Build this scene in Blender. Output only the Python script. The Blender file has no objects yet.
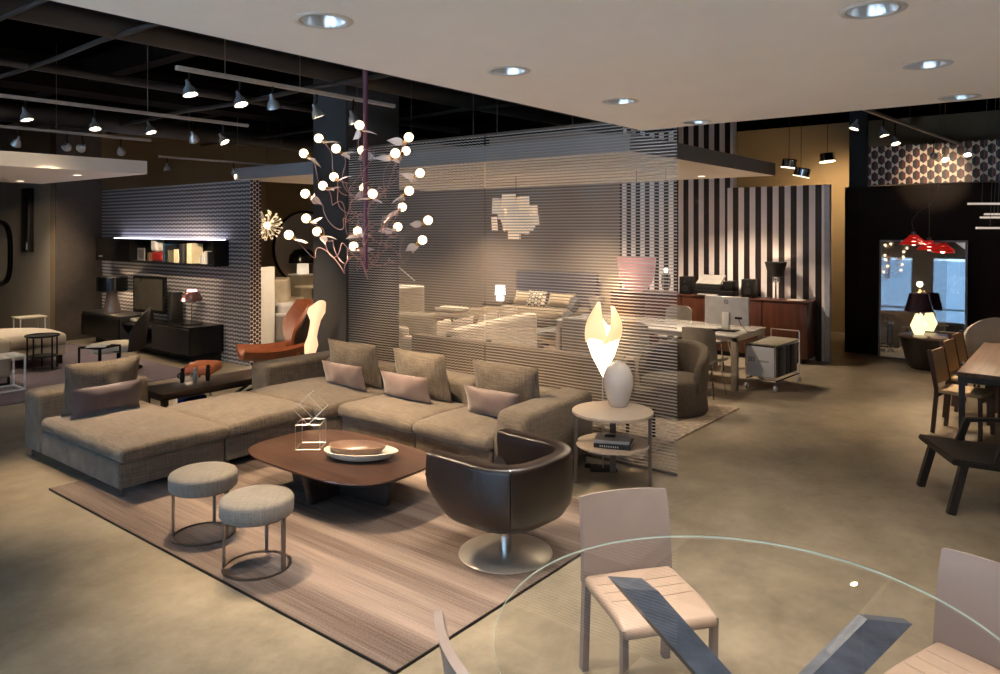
import bpy, bmesh, math, random
from mathutils import Vector, Matrix, noise
random.seed(7)
PI = math.pi
C = bpy.context.scene.collection
R = math.radians

# ------------------------------------------------------------------ materials
MATS = {}
def _nt(name):
    m = bpy.data.materials.new(name); m.use_nodes = True
    nt = m.node_tree
    return m, nt, nt.nodes['Principled BSDF'], nt.nodes['Material Output']
def N(nt, t, **k):
    n = nt.nodes.new(t)
    for a, v in k.items(): setattr(n, a, v)
    return n
def L(nt, a, b): nt.links.new(a, b)
def mth(nt, op, a, b=None, c=None):
    n = nt.nodes.new('ShaderNodeMath'); n.operation = op
    for i, v in enumerate((a, b, c)):
        if v is None: continue
        if isinstance(v, (int, float)): n.inputs[i].default_value = v
        else: nt.links.new(v, n.inputs[i])
    return n.outputs[0]
def mixc(nt, f, c1, c2):
    n = nt.nodes.new('ShaderNodeMix'); n.data_type = 'RGBA'
    if isinstance(f, (int, float)): n.inputs[0].default_value = f
    else: nt.links.new(f, n.inputs[0])
    for i, c in ((6, c1), (7, c2)):
        if isinstance(c, (tuple, list)): n.inputs[i].default_value = (*c[:3], 1)
        else: nt.links.new(c, n.inputs[i])
    return n.outputs[2]
def xyz(nt):
    tc = N(nt, 'ShaderNodeTexCoord'); s = N(nt, 'ShaderNodeSeparateXYZ')
    L(nt, tc.outputs['Object'], s.inputs[0]); return tc.outputs['Object'], s.outputs
def noise_tex(nt, vec, scale, detail=3, stretch=None, rough=.5):
    n = N(nt, 'ShaderNodeTexNoise'); n.inputs['Scale'].default_value = scale
    n.inputs['Detail'].default_value = detail; n.inputs['Roughness'].default_value = rough
    if stretch:
        mp = N(nt, 'ShaderNodeMapping'); mp.inputs['Scale'].default_value = stretch
        L(nt, vec, mp.inputs[0]); vec = mp.outputs[0]
    L(nt, vec, n.inputs['Vector']); return n.outputs['Fac']
def mat(name, col, rough=.6, metal=0., var=.12, scale=8., stretch=None, bump=0., bscale=60., bstretch=None, coat=0., spec=.5, sheen=0., emit=None, estr=0.):
    if name in MATS: return MATS[name]
    m, nt, b, o = _nt(name)
    vec, s = xyz(nt)
    f = noise_tex(nt, vec, scale, 4, stretch)
    f = mth(nt, 'MULTIPLY_ADD', f, 2., -.5)
    lo = [max(0, c*(1-var)) for c in col]; hi = [min(1, c*(1+var)) for c in col]
    L(nt, mixc(nt, f, lo, hi), b.inputs['Base Color'])
    b.inputs['Roughness'].default_value = rough; b.inputs['Metallic'].default_value = metal
    b.inputs['Coat Weight'].default_value = coat; b.inputs['Specular IOR Level'].default_value = spec
    b.inputs['Sheen Weight'].default_value = sheen
    if bump:
        g = noise_tex(nt, vec, bscale, 2, bstretch)
        bp = N(nt, 'ShaderNodeBump'); bp.inputs['Strength'].default_value = bump; bp.inputs['Distance'].default_value = .01
        L(nt, g, bp.inputs['Height']); L(nt, bp.outputs[0], b.inputs['Normal'])
    if emit:
        b.inputs['Emission Color'].default_value = (*emit, 1); b.inputs['Emission Strength'].default_value = estr
    MATS[name] = m
    return m
def lin(r, g, b):
    f = lambda c: (c/255/12.92) if c/255 <= .04045 else ((c/255+.055)/1.055)**2.4
    return (f(r), f(g), f(b))

def fabric(name, col, c2, thread=260):
    if name in MATS: return MATS[name]
    m, nt, b, o = _nt(name)
    vec, s = xyz(nt)
    f1 = noise_tex(nt, vec, 1.0, 2, (thread*.5, 7, 7)); f2 = noise_tex(nt, vec, 1.0, 2, (8, thread*.5, thread*.4)); f3 = noise_tex(nt, vec, 5., 3)
    f = mth(nt, 'ADD', mth(nt, 'MULTIPLY', f1, 1.3), mth(nt, 'MULTIPLY', f2, 1.3))
    f = mth(nt, 'ADD', f, mth(nt, 'MULTIPLY', f3, .3)); f = mth(nt, 'SUBTRACT', f, .95)
    L(nt, mixc(nt, f, c2, col), b.inputs['Base Color'])
    b.inputs['Roughness'].default_value = .9; b.inputs['Sheen Weight'].default_value = .15; b.inputs['Specular IOR Level'].default_value = .2
    bp = N(nt, 'ShaderNodeBump'); bp.inputs['Strength'].default_value = .25; bp.inputs['Distance'].default_value = .004
    L(nt, f, bp.inputs['Height']); L(nt, bp.outputs[0], b.inputs['Normal'])
    MATS[name] = m; return m
def wood(name, c1, c2, stretch=(2, 30, 30), rough=.4, coat=.1):
    if name in MATS: return MATS[name]
    m, nt, b, o = _nt(name)
    vec, s = xyz(nt)
    f = noise_tex(nt, vec, 1., 6, stretch, .65); f = mth(nt, 'MULTIPLY_ADD', f, 2.4, -.7)
    L(nt, mixc(nt, f, c1, c2), b.inputs['Base Color'])
    b.inputs['Roughness'].default_value = rough; b.inputs['Coat Weight'].default_value = coat
    bp = N(nt, 'ShaderNodeBump'); bp.inputs['Strength'].default_value = .08; bp.inputs['Distance'].default_value = .004
    L(nt, f, bp.inputs['Height']); L(nt, bp.outputs[0], b.inputs['Normal'])
    MATS[name] = m; return m
def emis(name, col, strength):
    if name in MATS: return MATS[name]
    m, nt, b, o = _nt(name)
    b.inputs['Base Color'].default_value = (*col, 1); b.inputs['Roughness'].default_value = .4
    b.inputs['Emission Color'].default_value = (*col, 1); b.inputs['Emission Strength'].default_value = strength
    MATS[name] = m; return m
def clear(name, tint=(.95, .98, .96), rough=.02, base=.8, ior=1.45):
    if name in MATS: return MATS[name]
    m, nt, b, o = _nt(name); nt.nodes.remove(b)
    t = N(nt, 'ShaderNodeBsdfTransparent'); t.inputs[0].default_value = (*tint, 1)
    g = N(nt, 'ShaderNodeBsdfGlossy'); g.inputs['Roughness'].default_value = rough
    fr = N(nt, 'ShaderNodeFresnel'); fr.inputs[0].default_value = ior
    mx = N(nt, 'ShaderNodeMixShader'); L(nt, mth(nt, 'MULTIPLY', fr.outputs[0], base), mx.inputs[0]); L(nt, t.outputs[0], mx.inputs[1]); L(nt, g.outputs[0], mx.inputs[2])
    L(nt, mx.outputs[0], o.inputs[0]); MATS[name] = m; return m

def floor_mat():
    m, nt, b, o = _nt('polished_concrete')
    vec, s = xyz(nt)
    a = noise_tex(nt, vec, .55, 5, None, .6); c = noise_tex(nt, vec, 3., 8, None, .75); d = noise_tex(nt, vec, 1.3, 3)
    f = mth(nt, 'ADD', mth(nt, 'MULTIPLY', a, 1.2), mth(nt, 'MULTIPLY', c, 1.2)); f = mth(nt, 'SUBTRACT', f, .70)
    col = mixc(nt, f, (.075, .060, .040), (.37, .31, .225))
    L(nt, col, b.inputs['Base Color'])
    r = mth(nt, 'MULTIPLY_ADD', d, .16, .29); L(nt, r, b.inputs['Roughness'])
    b.inputs['Specular IOR Level'].default_value = .55
    bp = N(nt, 'ShaderNodeBump'); bp.inputs['Strength'].default_value = .03; bp.inputs['Distance'].default_value = .005
    L(nt, c, bp.inputs['Height']); L(nt, bp.outputs[0], b.inputs['Normal'])
    return m
def rug_mat():
    m, nt, b, o = _nt('striped_rug')
    vec, s = xyz(nt)
    a = noise_tex(nt, vec, 1., 3, (4.0, .08, 1)); c = noise_tex(nt, vec, 1., 3, (85, 1.6, 1)); d = noise_tex(nt, vec, 1., 2, (300, 70, 1))
    f = mth(nt, 'ADD', mth(nt, 'MULTIPLY', a, 2.4), mth(nt, 'MULTIPLY', c, .8)); f = mth(nt, 'ADD', f, mth(nt, 'MULTIPLY', d, .7)); f = mth(nt, 'SUBTRACT', f, 1.45)
    L(nt, mixc(nt, f, (.075, .052, .042), (.29, .222, .185)), b.inputs['Base Color'])
    b.inputs['Roughness'].default_value = .95; b.inputs['Specular IOR Level'].default_value = .1
    bp = N(nt, 'ShaderNodeBump'); bp.inputs['Strength'].default_value = .5; bp.inputs['Distance'].default_value = .006
    L(nt, mth(nt, 'ADD', d, c), bp.inputs['Height']); L(nt, bp.outputs[0], b.inputs['Normal'])
    return m
def dots_mat(name, axis, w, h, light, dark, rx=.22, ry=.17):
    """hexagonally packed light dots on a dark ground (object space)"""
    m, nt, b, o = _nt(name)
    vec, s = xyz(nt)
    u = mth(nt, 'DIVIDE', s[axis], w); i = mth(nt, 'FLOOR', u); p = mth(nt, 'SUBTRACT', mth(nt, 'FRACT', u), .5)
    off = mth(nt, 'MULTIPLY', mth(nt, 'PINGPONG', i, 1.), .5)
    q = mth(nt, 'SUBTRACT', mth(nt, 'FRACT', mth(nt, 'ADD', mth(nt, 'DIVIDE', s[2], h), off)), .5)
    d = mth(nt, 'ADD', mth(nt, 'DIVIDE', mth(nt, 'MULTIPLY', p, p), rx), mth(nt, 'DIVIDE', mth(nt, 'MULTIPLY', q, q), ry))
    k = mth(nt, 'LESS_THAN', d, 1.)
    L(nt, mixc(nt, k, dark, light), b.inputs['Base Color']); b.inputs['Roughness'].default_value = .5
    return m
def wallpattern_mat():
    m, nt, b, o = _nt('honeycomb_relief')
    vec, s = xyz(nt)
    u = mth(nt, 'DIVIDE', s[1], .07); i = mth(nt, 'FLOOR', u); p = mth(nt, 'SUBTRACT', mth(nt, 'FRACT', u), .5)
    off = mth(nt, 'MULTIPLY', mth(nt, 'PINGPONG', i, 1.), .12)
    q = mth(nt, 'SUBTRACT', mth(nt, 'FRACT', mth(nt, 'ADD', mth(nt, 'DIVIDE', s[2], .064), off)), .5)
    d = mth(nt, 'ADD', mth(nt, 'MULTIPLY', mth(nt, 'MULTIPLY', p, p), 1.6), mth(nt, 'MULTIPLY', mth(nt, 'MULTIPLY', q, q), 8.))
    k = mth(nt, 'SUBTRACT', 1., mth(nt, 'SMOOTH_MIN', d, 1., .3))
    L(nt, mixc(nt, k, (.06, .058, .062), (.46, .435, .445)), b.inputs['Base Color']); b.inputs['Roughness'].default_value = .6
    bp = N(nt, 'ShaderNodeBump'); bp.inputs['Strength'].default_value = .3; bp.inputs['Distance'].default_value = .01
    L(nt, k, bp.inputs['Height']); L(nt, bp.outputs[0], b.inputs['Normal'])
    return m
def zigzag_mat(name, axis, w, h, light, dark, amp=.25):
    m, nt, b, o = _nt(name)
    vec, s = xyz(nt)
    u = mth(nt, 'DIVIDE', s[axis], w); i = mth(nt, 'FLOOR', u); p = mth(nt, 'SUBTRACT', mth(nt, 'FRACT', u), .5)
    off = mth(nt, 'MULTIPLY', mth(nt, 'PINGPONG', i, 1.), .5); ap = mth(nt, 'ABSOLUTE', p)
    q = mth(nt, 'ABSOLUTE', mth(nt, 'SUBTRACT', mth(nt, 'FRACT', mth(nt, 'ADD', mth(nt, 'DIVIDE', s[2], h), off)), .5))
    k = mth(nt, 'GREATER_THAN', mth(nt, 'MAXIMUM', mth(nt, 'MULTIPLY', ap, 2.02), mth(nt, 'MULTIPLY_ADD', ap, .95, mth(nt, 'MULTIPLY', q, 2.15))), 1.)
    dk = mixc(nt, mth(nt, 'LESS_THAN', p, 0.), dark, (.10, .02, .015))
    L(nt, mixc(nt, k, dk, light), b.inputs['Base Color']); b.inputs['Roughness'].default_value = .5
    return m
def stripes_mat(name, axis, period, light, dark, phase=0.):
    m, nt, b, o = _nt(name)
    vec, s = xyz(nt)
    k = mth(nt, 'LESS_THAN', mth(nt, 'FRACT', mth(nt, 'ADD', mth(nt, 'DIVIDE', s[axis], period), phase)), .5)
    L(nt, mixc(nt, k, dark, light), b.inputs['Base Color']); b.inputs['Roughness'].default_value = .45
    return m
def screen_mat(name, amp):
    """woven metal mesh: wavy threads 2.6 cm apart with clear gaps between"""
    m, nt, b, o = _nt(name)
    vec, s = xyz(nt)
    wav = mth(nt, 'MULTIPLY', mth(nt, 'SINE', mth(nt, 'MULTIPLY', s[1], 2*PI/.055)), amp)
    ph = mth(nt, 'FRACT', mth(nt, 'ADD', mth(nt, 'DIVIDE', s[2], .0290), wav))
    k = mth(nt, 'LESS_THAN', mth(nt, 'ABSOLUTE', mth(nt, 'SUBTRACT', ph, .5)), .18)
    b.inputs['Base Color'].default_value = (.50, .43, .37, 1); b.inputs['Metallic'].default_value = .25; b.inputs['Roughness'].default_value = .5
    t = N(nt, 'ShaderNodeBsdfTransparent'); mx = N(nt, 'ShaderNodeMixShader')
    L(nt, k, mx.inputs[0]); L(nt, t.outputs[0], mx.inputs[1]); L(nt, b.outputs[0], mx.inputs[2]); L(nt, mx.outputs[0], o.inputs[0])
    return m

SOFA = fabric('sofa_linen', (.195, .152, .112), (.075, .061, .049))
VELVET = mat('dusty_pink_velvet', (.17, .112, .098), .55, var=.18, scale=5, sheen=.4, bump=.1, bscale=200)
VELVET2 = mat('mauve_velvet', (.085, .055, .062), .55, var=.15, scale=5, sheen=.6)
STOOLF = fabric('stool_wool', (.23, .205, .178), (.13, .12, .108), 400)
BRONZE = mat('bronze_metal', (.16, .13, .11), .35, .8)
CHROME = mat('chrome', (.8, .8, .82), .08, 1., var=.02)
STEEL = mat('brushed_steel', (.50, .46, .41), .35, .75, var=.05, scale=20, stretch=(1, 30, 1))
LEATHER = mat('dark_brown_leather', (.012, .007, .006), .33, var=.25, bump=.15, bscale=120, coat=.15)
GREIGE = mat('greige_leather', (.225, .178, .158), .42, var=.05, bump=.06, bscale=200)
TANSEAT = mat('cream_leather', (.33, .24, .185), .45, var=.05, bump=.06, bscale=200)
ORANGE = mat('cognac_leather', (.27, .072, .024), .4, var=.2, bump=.1, bscale=90)
WALNUT = wood('walnut', (.026, .013, .009), (.085, .042, .029), (22, 1.2, 22), .3)
WALNUT_X = wood('walnut_table', (.07, .032, .017), (.24, .115, .06), (1.5, 30, 22), .35)
REDWOOD = wood('red_brown_veneer', (.038, .011, .006), (.10, .032, .016), (20, 20, 1.5), .3)
BLACKWOOD = wood('black_stained_wood', (.010, .007, .006), (.032, .023, .018), (20, 20, 1.5), .45)
DKOAK = wood('dark_oak', (.02, .013, .009), (.055, .035, .024), (1.5, 25, 20), .4)
BLUEWOOD = wood('blue_grey_stained_oak', (.028, .034, .048), (.075, .085, .11), (25, 1.5, 25), .3)
BLACK = mat('matt_black', (.005, .0045, .0045), .5, spec=.3)
BLACKG = mat('gloss_black', (.004, .004, .0045), .2, spec=.3)
DGREY = mat('dark_grey_lacquer', (.016, .015, .016), .4, spec=.3)
WHITE = mat('white_lacquer', (.78, .75, .70), .4, var=.03)
CREAM = mat('cream_upholstery', (.60, .53, .43), .9, var=.06, bump=.15)
CREAMD = mat('beige_upholstery', (.30, .255, .19), .9, var=.08, bump=.15)
PINKG = mat('pink_lampshade', (.55, .25, .25), .5, emit=(.9, .45, .42), estr=.22)
CERAMIC = mat('glazed_ceramic', (.66, .60, .56), .18, var=.07, scale=6, coat=.5)
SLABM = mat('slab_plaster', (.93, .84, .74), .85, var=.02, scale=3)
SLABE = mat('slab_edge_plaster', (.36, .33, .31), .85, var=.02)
CEIL = mat('black_ceiling', (.0015, .0012, .001), 1., spec=0., var=.5, scale=2)
WALLG = mat('taupe_wall', (.27, .235, .19), .85, var=.04, scale=2)
WALLB = mat('brown_wall', (.19, .135, .075), .85, var=.05, scale=2)
WALLD = mat('dark_panel', (.013, .008, .006), .75, var=.2, scale=3, spec=.2)
WALLW = mat('plaster_white', (.85, .80, .72), .8, var=.03)
COLM = mat('column_grey', (.055, .052, .050), .6, var=.05)
BULB = emis('bulb_glow', (1., .76, .46), 2.6)
SPOTG = emis('spot_glow', (1., .80, .55), 60.)
WARMG = emis('lamp_glow', (1., .72, .40), 3.2)

# ------------------------------------------------------------------ mesh helpers
def BM(): return bmesh.new()
def obj(name, bm, m, parent=None, ofs=None, smooth=40, **props):
    """one mesh object; OFS: the world point the vertices are measured against"""
    if ofs is not None: bmesh.ops.translate(bm, verts=bm.verts, vec=-Vector(ofs))
    me = bpy.data.meshes.new(name)
    bmesh.ops.recalc_face_normals(bm, faces=bm.faces)
    bm.to_mesh(me); bm.free()
    for mm in (m if isinstance(m, (list, tuple)) else [m]): me.materials.append(mm)
    if smooth:
        me.shade_smooth(); me.set_sharp_from_angle(angle=R(smooth))
    o = bpy.data.objects.new(name, me); C.objects.link(o)
    if parent is not None: o.parent = parent
    for k, v in props.items(): o[k] = v
    return o
def thing(name, label, cat, loc=(0, 0, 0), rz=0., group=None):
    o = bpy.data.objects.new(name, None); C.objects.link(o); o.empty_display_size = .1
    o.location = loc; o.rotation_euler = (0, 0, rz); o['label'] = label; o['category'] = cat
    if group: o['group'] = group
    return o
def tag(o, label, cat, group=None, kind=None):
    o['label'] = label; o['category'] = cat
    if group: o['group'] = group
    if kind: o['kind'] = kind
    return o
def struct(name, bm, m, smooth=0, label=None):
    o = obj(name, bm, m, smooth=smooth); o['kind'] = 'structure'
    if label: o['label'] = label
    return o
def dup(root, loc, rz=None, label=None, group=None):
    r = root.copy(); C.objects.link(r); r.location = loc
    if rz is not None: r.rotation_euler = (0, 0, rz)
    if label: r['label'] = label
    if group: r['group'] = group
    for ch in list(root.children):
        c = ch.copy(); C.objects.link(c); c.parent = r
        for g in list(ch.children):
            d = g.copy(); C.objects.link(d); d.parent = c
    return r
def xf(bm, verts, loc=(0, 0, 0), rot=None, piv=(0, 0, 0)):
    if rot is not None: bmesh.ops.rotate(bm, verts=verts, cent=piv, matrix=rot)
    bmesh.ops.translate(bm, verts=verts, vec=loc)
def rotm(ax, a): return Matrix.Rotation(a, 3, ax)
def box(bm, x0, x1, y0, y1, z0, z1, bev=0., seg=2, mi=0):
    r = bmesh.ops.create_cube(bm, size=1.)['verts']
    bmesh.ops.scale(bm, verts=r, vec=(x1-x0, y1-y0, z1-z0)); bmesh.ops.translate(bm, verts=r, vec=((x0+x1)/2, (y0+y1)/2, (z0+z1)/2))
    fs = set(f for v in r for f in v.link_faces)
    for f in fs: f.material_index = mi
    if bev:
        es = list(set(e for v in r for e in v.link_edges))
        q = bmesh.ops.bevel(bm, geom=es, offset=bev, segments=seg, affect='EDGES', profile=.5)
        r = list(set(v for f in q['faces'] for v in f.verts))
        seen = set(r); st = list(r)
        while st:
            v = st.pop()
            for e in v.link_edges:
                w = e.other_vert(v)
                if w not in seen: seen.add(w); st.append(w)
        r = list(seen)
        for f in set(f for v in r for f in v.link_faces): f.material_index = mi
    return r
def _cuts(h, r, seg, m):
    t = [r*math.tan(k*PI/4/seg) for k in range(seg+1)]
    out = [-(h-r)-x for x in reversed(t)]
    n = m
    out += [-(h-r)+2*(h-r)*k/n for k in range(1, n)]
    out += [(h-r)+x for x in t]
    return out
def rbox(bm, c, size, r, crown=0., wr=0., m=8, seg=3, crown_b=0., fn=None):
    """rounded cushion-like box; crown swells the top; wr adds fabric unevenness"""
    h = [s/2 for s in size]; r = min(r, min(h)*.98)
    ax = [_cuts(h[i], r, seg, m) for i in range(3)]
    nv = []
    def pt(p):
        inn = Vector([max(-(h[i]-r), min(h[i]-r, p[i])) for i in range(3)])
        d = Vector(p)-inn
        v = inn + (d.normalized()*r if d.length > 1e-9 else Vector((0, 0, 0)))
        kx = max(0, 1-(v.x/h[0])**2); ky = max(0, 1-(v.y/h[1])**2)
        if v.z > 0: v.z += crown*(kx**.7)*(ky**.7)*(v.z/h[2])
        else: v.z -= crown_b*kx*ky
        if wr:
            q = (v+Vector(c))
            v += Vector((noise.noise(q*6), noise.noise(q*6+Vector((9, 0, 0))), noise.noise(q*5+Vector((0, 7, 0)))*1.3))*wr
        if fn: v = fn(v)
        return v+Vector(c)
    for a in range(3):
        b_, c_ = (a+1) % 3, (a+2) % 3
        for sg in (-1, 1):
            g = []
            for u in ax[b_]:
                row = []
                for w in ax[c_]:
                    p = [0, 0, 0]; p[a] = sg*h[a]; p[b_] = u; p[c_] = w
                    row.append(bm.verts.new(pt(p)))
                g.append(row)
            for i in range(len(g)-1):
                for j in range(len(g[0])-1):
                    f = [g[i][j], g[i+1][j], g[i+1][j+1], g[i][j+1]]
                    bm.faces.new(f if sg > 0 else f[::-1])
            nv += [v for row in g for v in row]
    q = bmesh.ops.remove_doubles(bm, verts=nv, dist=1e-4)
    return [v for v in nv if v.is_valid]
def lathe(bm, prof, c=(0, 0, 0), seg=32, sx=1., sy=1., fn=None):
    rings = []
    for (r, z) in prof:
        ring = []
        if r < 1e-6:
            ring = [bm.verts.new((c[0], c[1], c[2]+z))]
        else:
            for k in range(seg):
                a = 2*PI*k/seg; v = Vector((r*math.cos(a)*sx, r*math.sin(a)*sy, z))
                if fn: v = fn(v, a)
                ring.append(bm.verts.new(v+Vector(c)))
        rings.append(ring)
    for A, B in zip(rings, rings[1:]):
        if len(A) == 1 and len(B) == 1: continue
        for k in range(seg):
            k2 = (k+1) % seg
            if len(A) == 1: bm.faces.new([A[0], B[k], B[k2]])
            elif len(B) == 1: bm.faces.new([A[k], A[k2], B[0]])
            else: bm.faces.new([A[k], A[k2], B[k2], B[k]])
    return [v for r_ in rings for v in r_]
def cyl(bm, c, r, z0, z1, seg=24, bev=0.):
    p = [(0, z0), (r-bev, z0), (r, z0+bev), (r, z1-bev), (r-bev, z1), (0, z1)] if bev else [(0, z0), (r, z0), (r, z1), (0, z1)]
    return lathe(bm, p, (c[0], c[1], 0), seg)
def tube(bm, pts, r, seg=8, cap=True, radii=None):
    pts = [Vector(p) for p in pts]; n = len(pts); rings = []; up = None
    for i, p in enumerate(pts):
        d = (pts[min(i+1, n-1)]-pts[max(i-1, 0)]).normalized()
        if up is None:
            up = Vector((0, 0, 1)) if abs(d.z) < .9 else Vector((1, 0, 0))
        s = d.cross(up).normalized(); up = s.cross(d).normalized()
        rr = radii[i] if radii else r
        rings.append([bm.verts.new(p+(s*math.cos(2*PI*k/seg+PI/4)+up*math.sin(2*PI*k/seg+PI/4))*rr) for k in range(seg)])
    for A, B in zip(rings, rings[1:]):
        for k in range(seg): bm.faces.new([A[k], A[(k+1) % seg], B[(k+1) % seg], B[k]])
    if cap:
        bm.faces.new(rings[0][::-1]); bm.faces.new(rings[-1])
def bar(bm, a, b, w, t, up=(0, 0, 1)):
    """rectangular bar between two points, w wide sideways, t thick along up"""
    a, b, up = Vector(a), Vector(b), Vector(up); d = (b-a).normalized()
    s = d.cross(up).normalized(); u = s.cross(d).normalized()
    vs = [bm.verts.new(p+s*(sx*w/2)+u*(su*t/2)) for p in (a, b) for sx, su in ((-1, -1), (1, -1), (1, 1), (-1, 1))]
    for f in ((0, 1, 2, 3), (7, 6, 5, 4), (0, 4, 5, 1), (1, 5, 6, 2), (2, 6, 7, 3), (3, 7, 4, 0)): bm.faces.new([vs[i] for i in f])
    return vs
def prism(bm, poly, z0, z1):
    lo = [bm.verts.new((x, y, z0)) for x, y in poly]; hi = [bm.verts.new((x, y, z1)) for x, y in poly]
    bm.faces.new(lo[::-1]); bm.faces.new(hi); n = len(poly)
    for i in range(n): bm.faces.new([lo[i], lo[(i+1) % n], hi[(i+1) % n], hi[i]])
    return lo+hi
def slab_profile(bm, pts, x0, x1):
    """polygon in the YZ plane extruded along X"""
    a = [bm.verts.new((x0, y, z)) for y, z in pts]; b = [bm.verts.new((x1, y, z)) for y, z in pts]
    bm.faces.new(a); bm.faces.new(b[::-1]); n = len(pts)
    for i in range(n): bm.faces.new([a[i], b[i], b[(i+1) % n], a[(i+1) % n]])
def sheet(bm, fn, nu, nv, th):
    """closed thin shell: fn(u,v)->point, thickness th along the normal"""
    P = [[Vector(fn(i/nu, j/nv)) for j in range(nv+1)] for i in range(nu+1)]
    def nrm(i, j):
        a = P[min(i+1, nu)][j]-P[max(i-1, 0)][j]; b = P[i][min(j+1, nv)]-P[i][max(j-1, 0)]
        n = a.cross(b); return n.normalized() if n.length > 1e-12 else Vector((0, 0, 1))
    T = [[bm.verts.new(P[i][j]+nrm(i, j)*th/2) for j in range(nv+1)] for i in range(nu+1)]
    B = [[bm.verts.new(P[i][j]-nrm(i, j)*th/2) for j in range(nv+1)] for i in range(nu+1)]
    for i in range(nu):
        for j in range(nv):
            bm.faces.new([T[i][j], T[i+1][j], T[i+1][j+1], T[i][j+1]]); bm.faces.new([B[i][j], B[i][j+1], B[i+1][j+1], B[i+1][j]])
    for i in range(nu):
        bm.faces.new([T[i][0], B[i][0], B[i+1][0], T[i+1][0]]); bm.faces.new([T[i][nv], T[i+1][nv], B[i+1][nv], B[i][nv]])
    for j in range(nv):
        bm.faces.new([T[0][j], T[0][j+1], B[0][j+1], B[0][j]]); bm.faces.new([T[nu][j], B[nu][j], B[nu][j+1], T[nu][j+1]])
def pillow_bm(w, h, t, n=18, wr=.012, pinch=.05, seed=0):
    """upright pillow in XZ, thickness along Y, standing on z=0"""
    bm = BM(); G = {}
    for sd in (1, -1):
        for i in range(n+1):
            for j in range(n+1):
                u, v = -1+2*i/n, -1+2*j/n
                edge = i in (0, n) or j in (0, n)
                if edge and sd == -1: G[sd, i, j] = G[1, i, j]; continue
                x = w/2*u*(1-pinch*(1-v*v)); z = h/2*v*(1-pinch*(1-u*u))
                k = max(0, (1-u**4)*(1-v**4))**.5*(.65+.35*(1-v*v)*(1-u*u))
                y = sd*t/2*k*(1.-.15*v)
                q = Vector((x*7+seed, z*7, sd*3.))
                y += sd*wr*noise.noise(q)*k*2; zz = z+h/2+.006*noise.noise(q*1.3+Vector((4, 4, 4)))
                G[sd, i, j] = bm.verts.new((x, y, zz))
    for sd in (1, -1):
        for i in range(n):
            for j in range(n):
                f = [G[sd, i, j], G[sd, i+1, j], G[sd, i+1, j+1], G[sd, i, j+1]]
                bm.faces.new(f[::-1] if sd == 1 else f)
    return bm
def shift(bm, v): bmesh.ops.translate(bm, verts=bm.verts, vec=v); return bm
def turn(bm, ax, a, piv=(0, 0, 0)): bmesh.ops.rotate(bm, verts=bm.verts, cent=piv, matrix=rotm(ax, a)); return bm
def superellipse(hx, hy, n, k=64):
    out = []
    for i in range(k):
        a = 2*PI*i/k; c, s = math.cos(a), math.sin(a)
        out.append((hx*math.copysign(abs(c)**(2/n), c), hy*math.copysign(abs(s)**(2/n), s)))
    return out

# ------------------------------------------------------------------ the setting
CZ = 4.35   # black ceiling
bm = BM(); box(bm, -4.2, 16.7, -4.2, 20.2, -.15, 0.); struct('floor', bm, floor_mat())
bm = BM(); box(bm, -4.2, 16.7, -4.2, 20.2, CZ, CZ+.15); struct('ceiling', bm, CEIL)
bm = BM(); box(bm, 16.5, 16.7, -4.2, 20.2, 0, CZ); struct('wall_far', bm, WALLB)
bm = BM(); box(bm, -4., 16.5, -4.2, -4., 0, CZ); struct('wall_right', bm, WALLG)
bm = BM(); box(bm, 5.85, 16.5, 15.5, 15.7, 0, CZ); struct('wall_back', bm, WALLB)
bm = BM(); box(bm, 5.86, 6.69, 15.44, 15.5, 0, CZ); struct('wall_back_left', bm, mat('dark_taupe_wall', (.085, .068, .055), .85))
bm = BM(); box(bm, 5.85, 6.0, 15.7, 20., 0, CZ); struct('wall_left', bm, WALLG)
bm = BM(); box(bm, -4., 5.85, 20., 20.2, 0, CZ); struct('wall_end', bm, WALLG)
# street wall behind the viewer with three big openings
bm = BM()
wins = [(-3.2, .4), (1.0, 4.6), (5.2, 8.8)]
box(bm, -4.2, -4., -4., 20., 0, .35); box(bm, -4.2, -4., -4., 20., 3.1, CZ)
ys = [-4.]+[v for w in wins for v in w]+[20.]
for a, b in zip(ys[::2], ys[1::2]): box(bm, -4.2, -4., a, b, .35, 3.1)
struct('wall_street', bm, WALLG)
PANE = clear('window_glass', (.93, .96, .97))
FRAME = mat('window_frame_brown', (.10, .075, .055), .5)
for i, (a, b) in enumerate(wins):
    bm = BM()
    for y in (a, (a+b)/2, b-.06): box(bm, -4.14, -4.06, y, y+.06, .35, 3.1)
    for z in (.35, 1.15, 3.04): box(bm, -4.14, -4.06, a+.06, (a+b)/2, z, z+.06); box(bm, -4.14, -4.06, (a+b)/2+.06, b-.06, z, z+.06)
    w = struct('window_%d' % (i+1), bm, FRAME)
    bm = BM(); box(bm, -4.105, -4.095, a+.05, b-.05, .4, 3.05); obj('pane', bm, PANE, w, smooth=0)
    ld = bpy.data.lights.new('daylight', 'AREA'); ld.shape = 'RECTANGLE'; ld.size = b-a; ld.size_y = 2.75
    lo = bpy.data.objects.new('daylight', ld); C.objects.link(lo); lo.location = (-4.22, (a+b)/2, 1.72); lo.rotation_euler = (0, R(-90), 0)
    ld.size, ld.size_y = 2.75, b-a; ld.cycles.is_portal = True
# street outside
bm = BM(); box(bm, -30, -4.2, -25, 40, -.3, -.15); struct('street_ground', bm, mat('bright_bounce_pavement', (.85, .85, .86), .9))  # pavement made very pale to bounce sky light up onto the slab
bm = BM()
box(bm, -24, -22, -22, 4.5, -.15, 5.5); box(bm, -25, -23, 5.2, 30, -.15, 6.2); [box(bm, -21.98, -21.9, y, y+1.6, z, z+1.5, 0) for y in range(-20, 3, 3) for z in (.8, 3.2)]; struct('street_facade', bm, mat('blue_grey_facade', (.025, .034, .042), .9))

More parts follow.
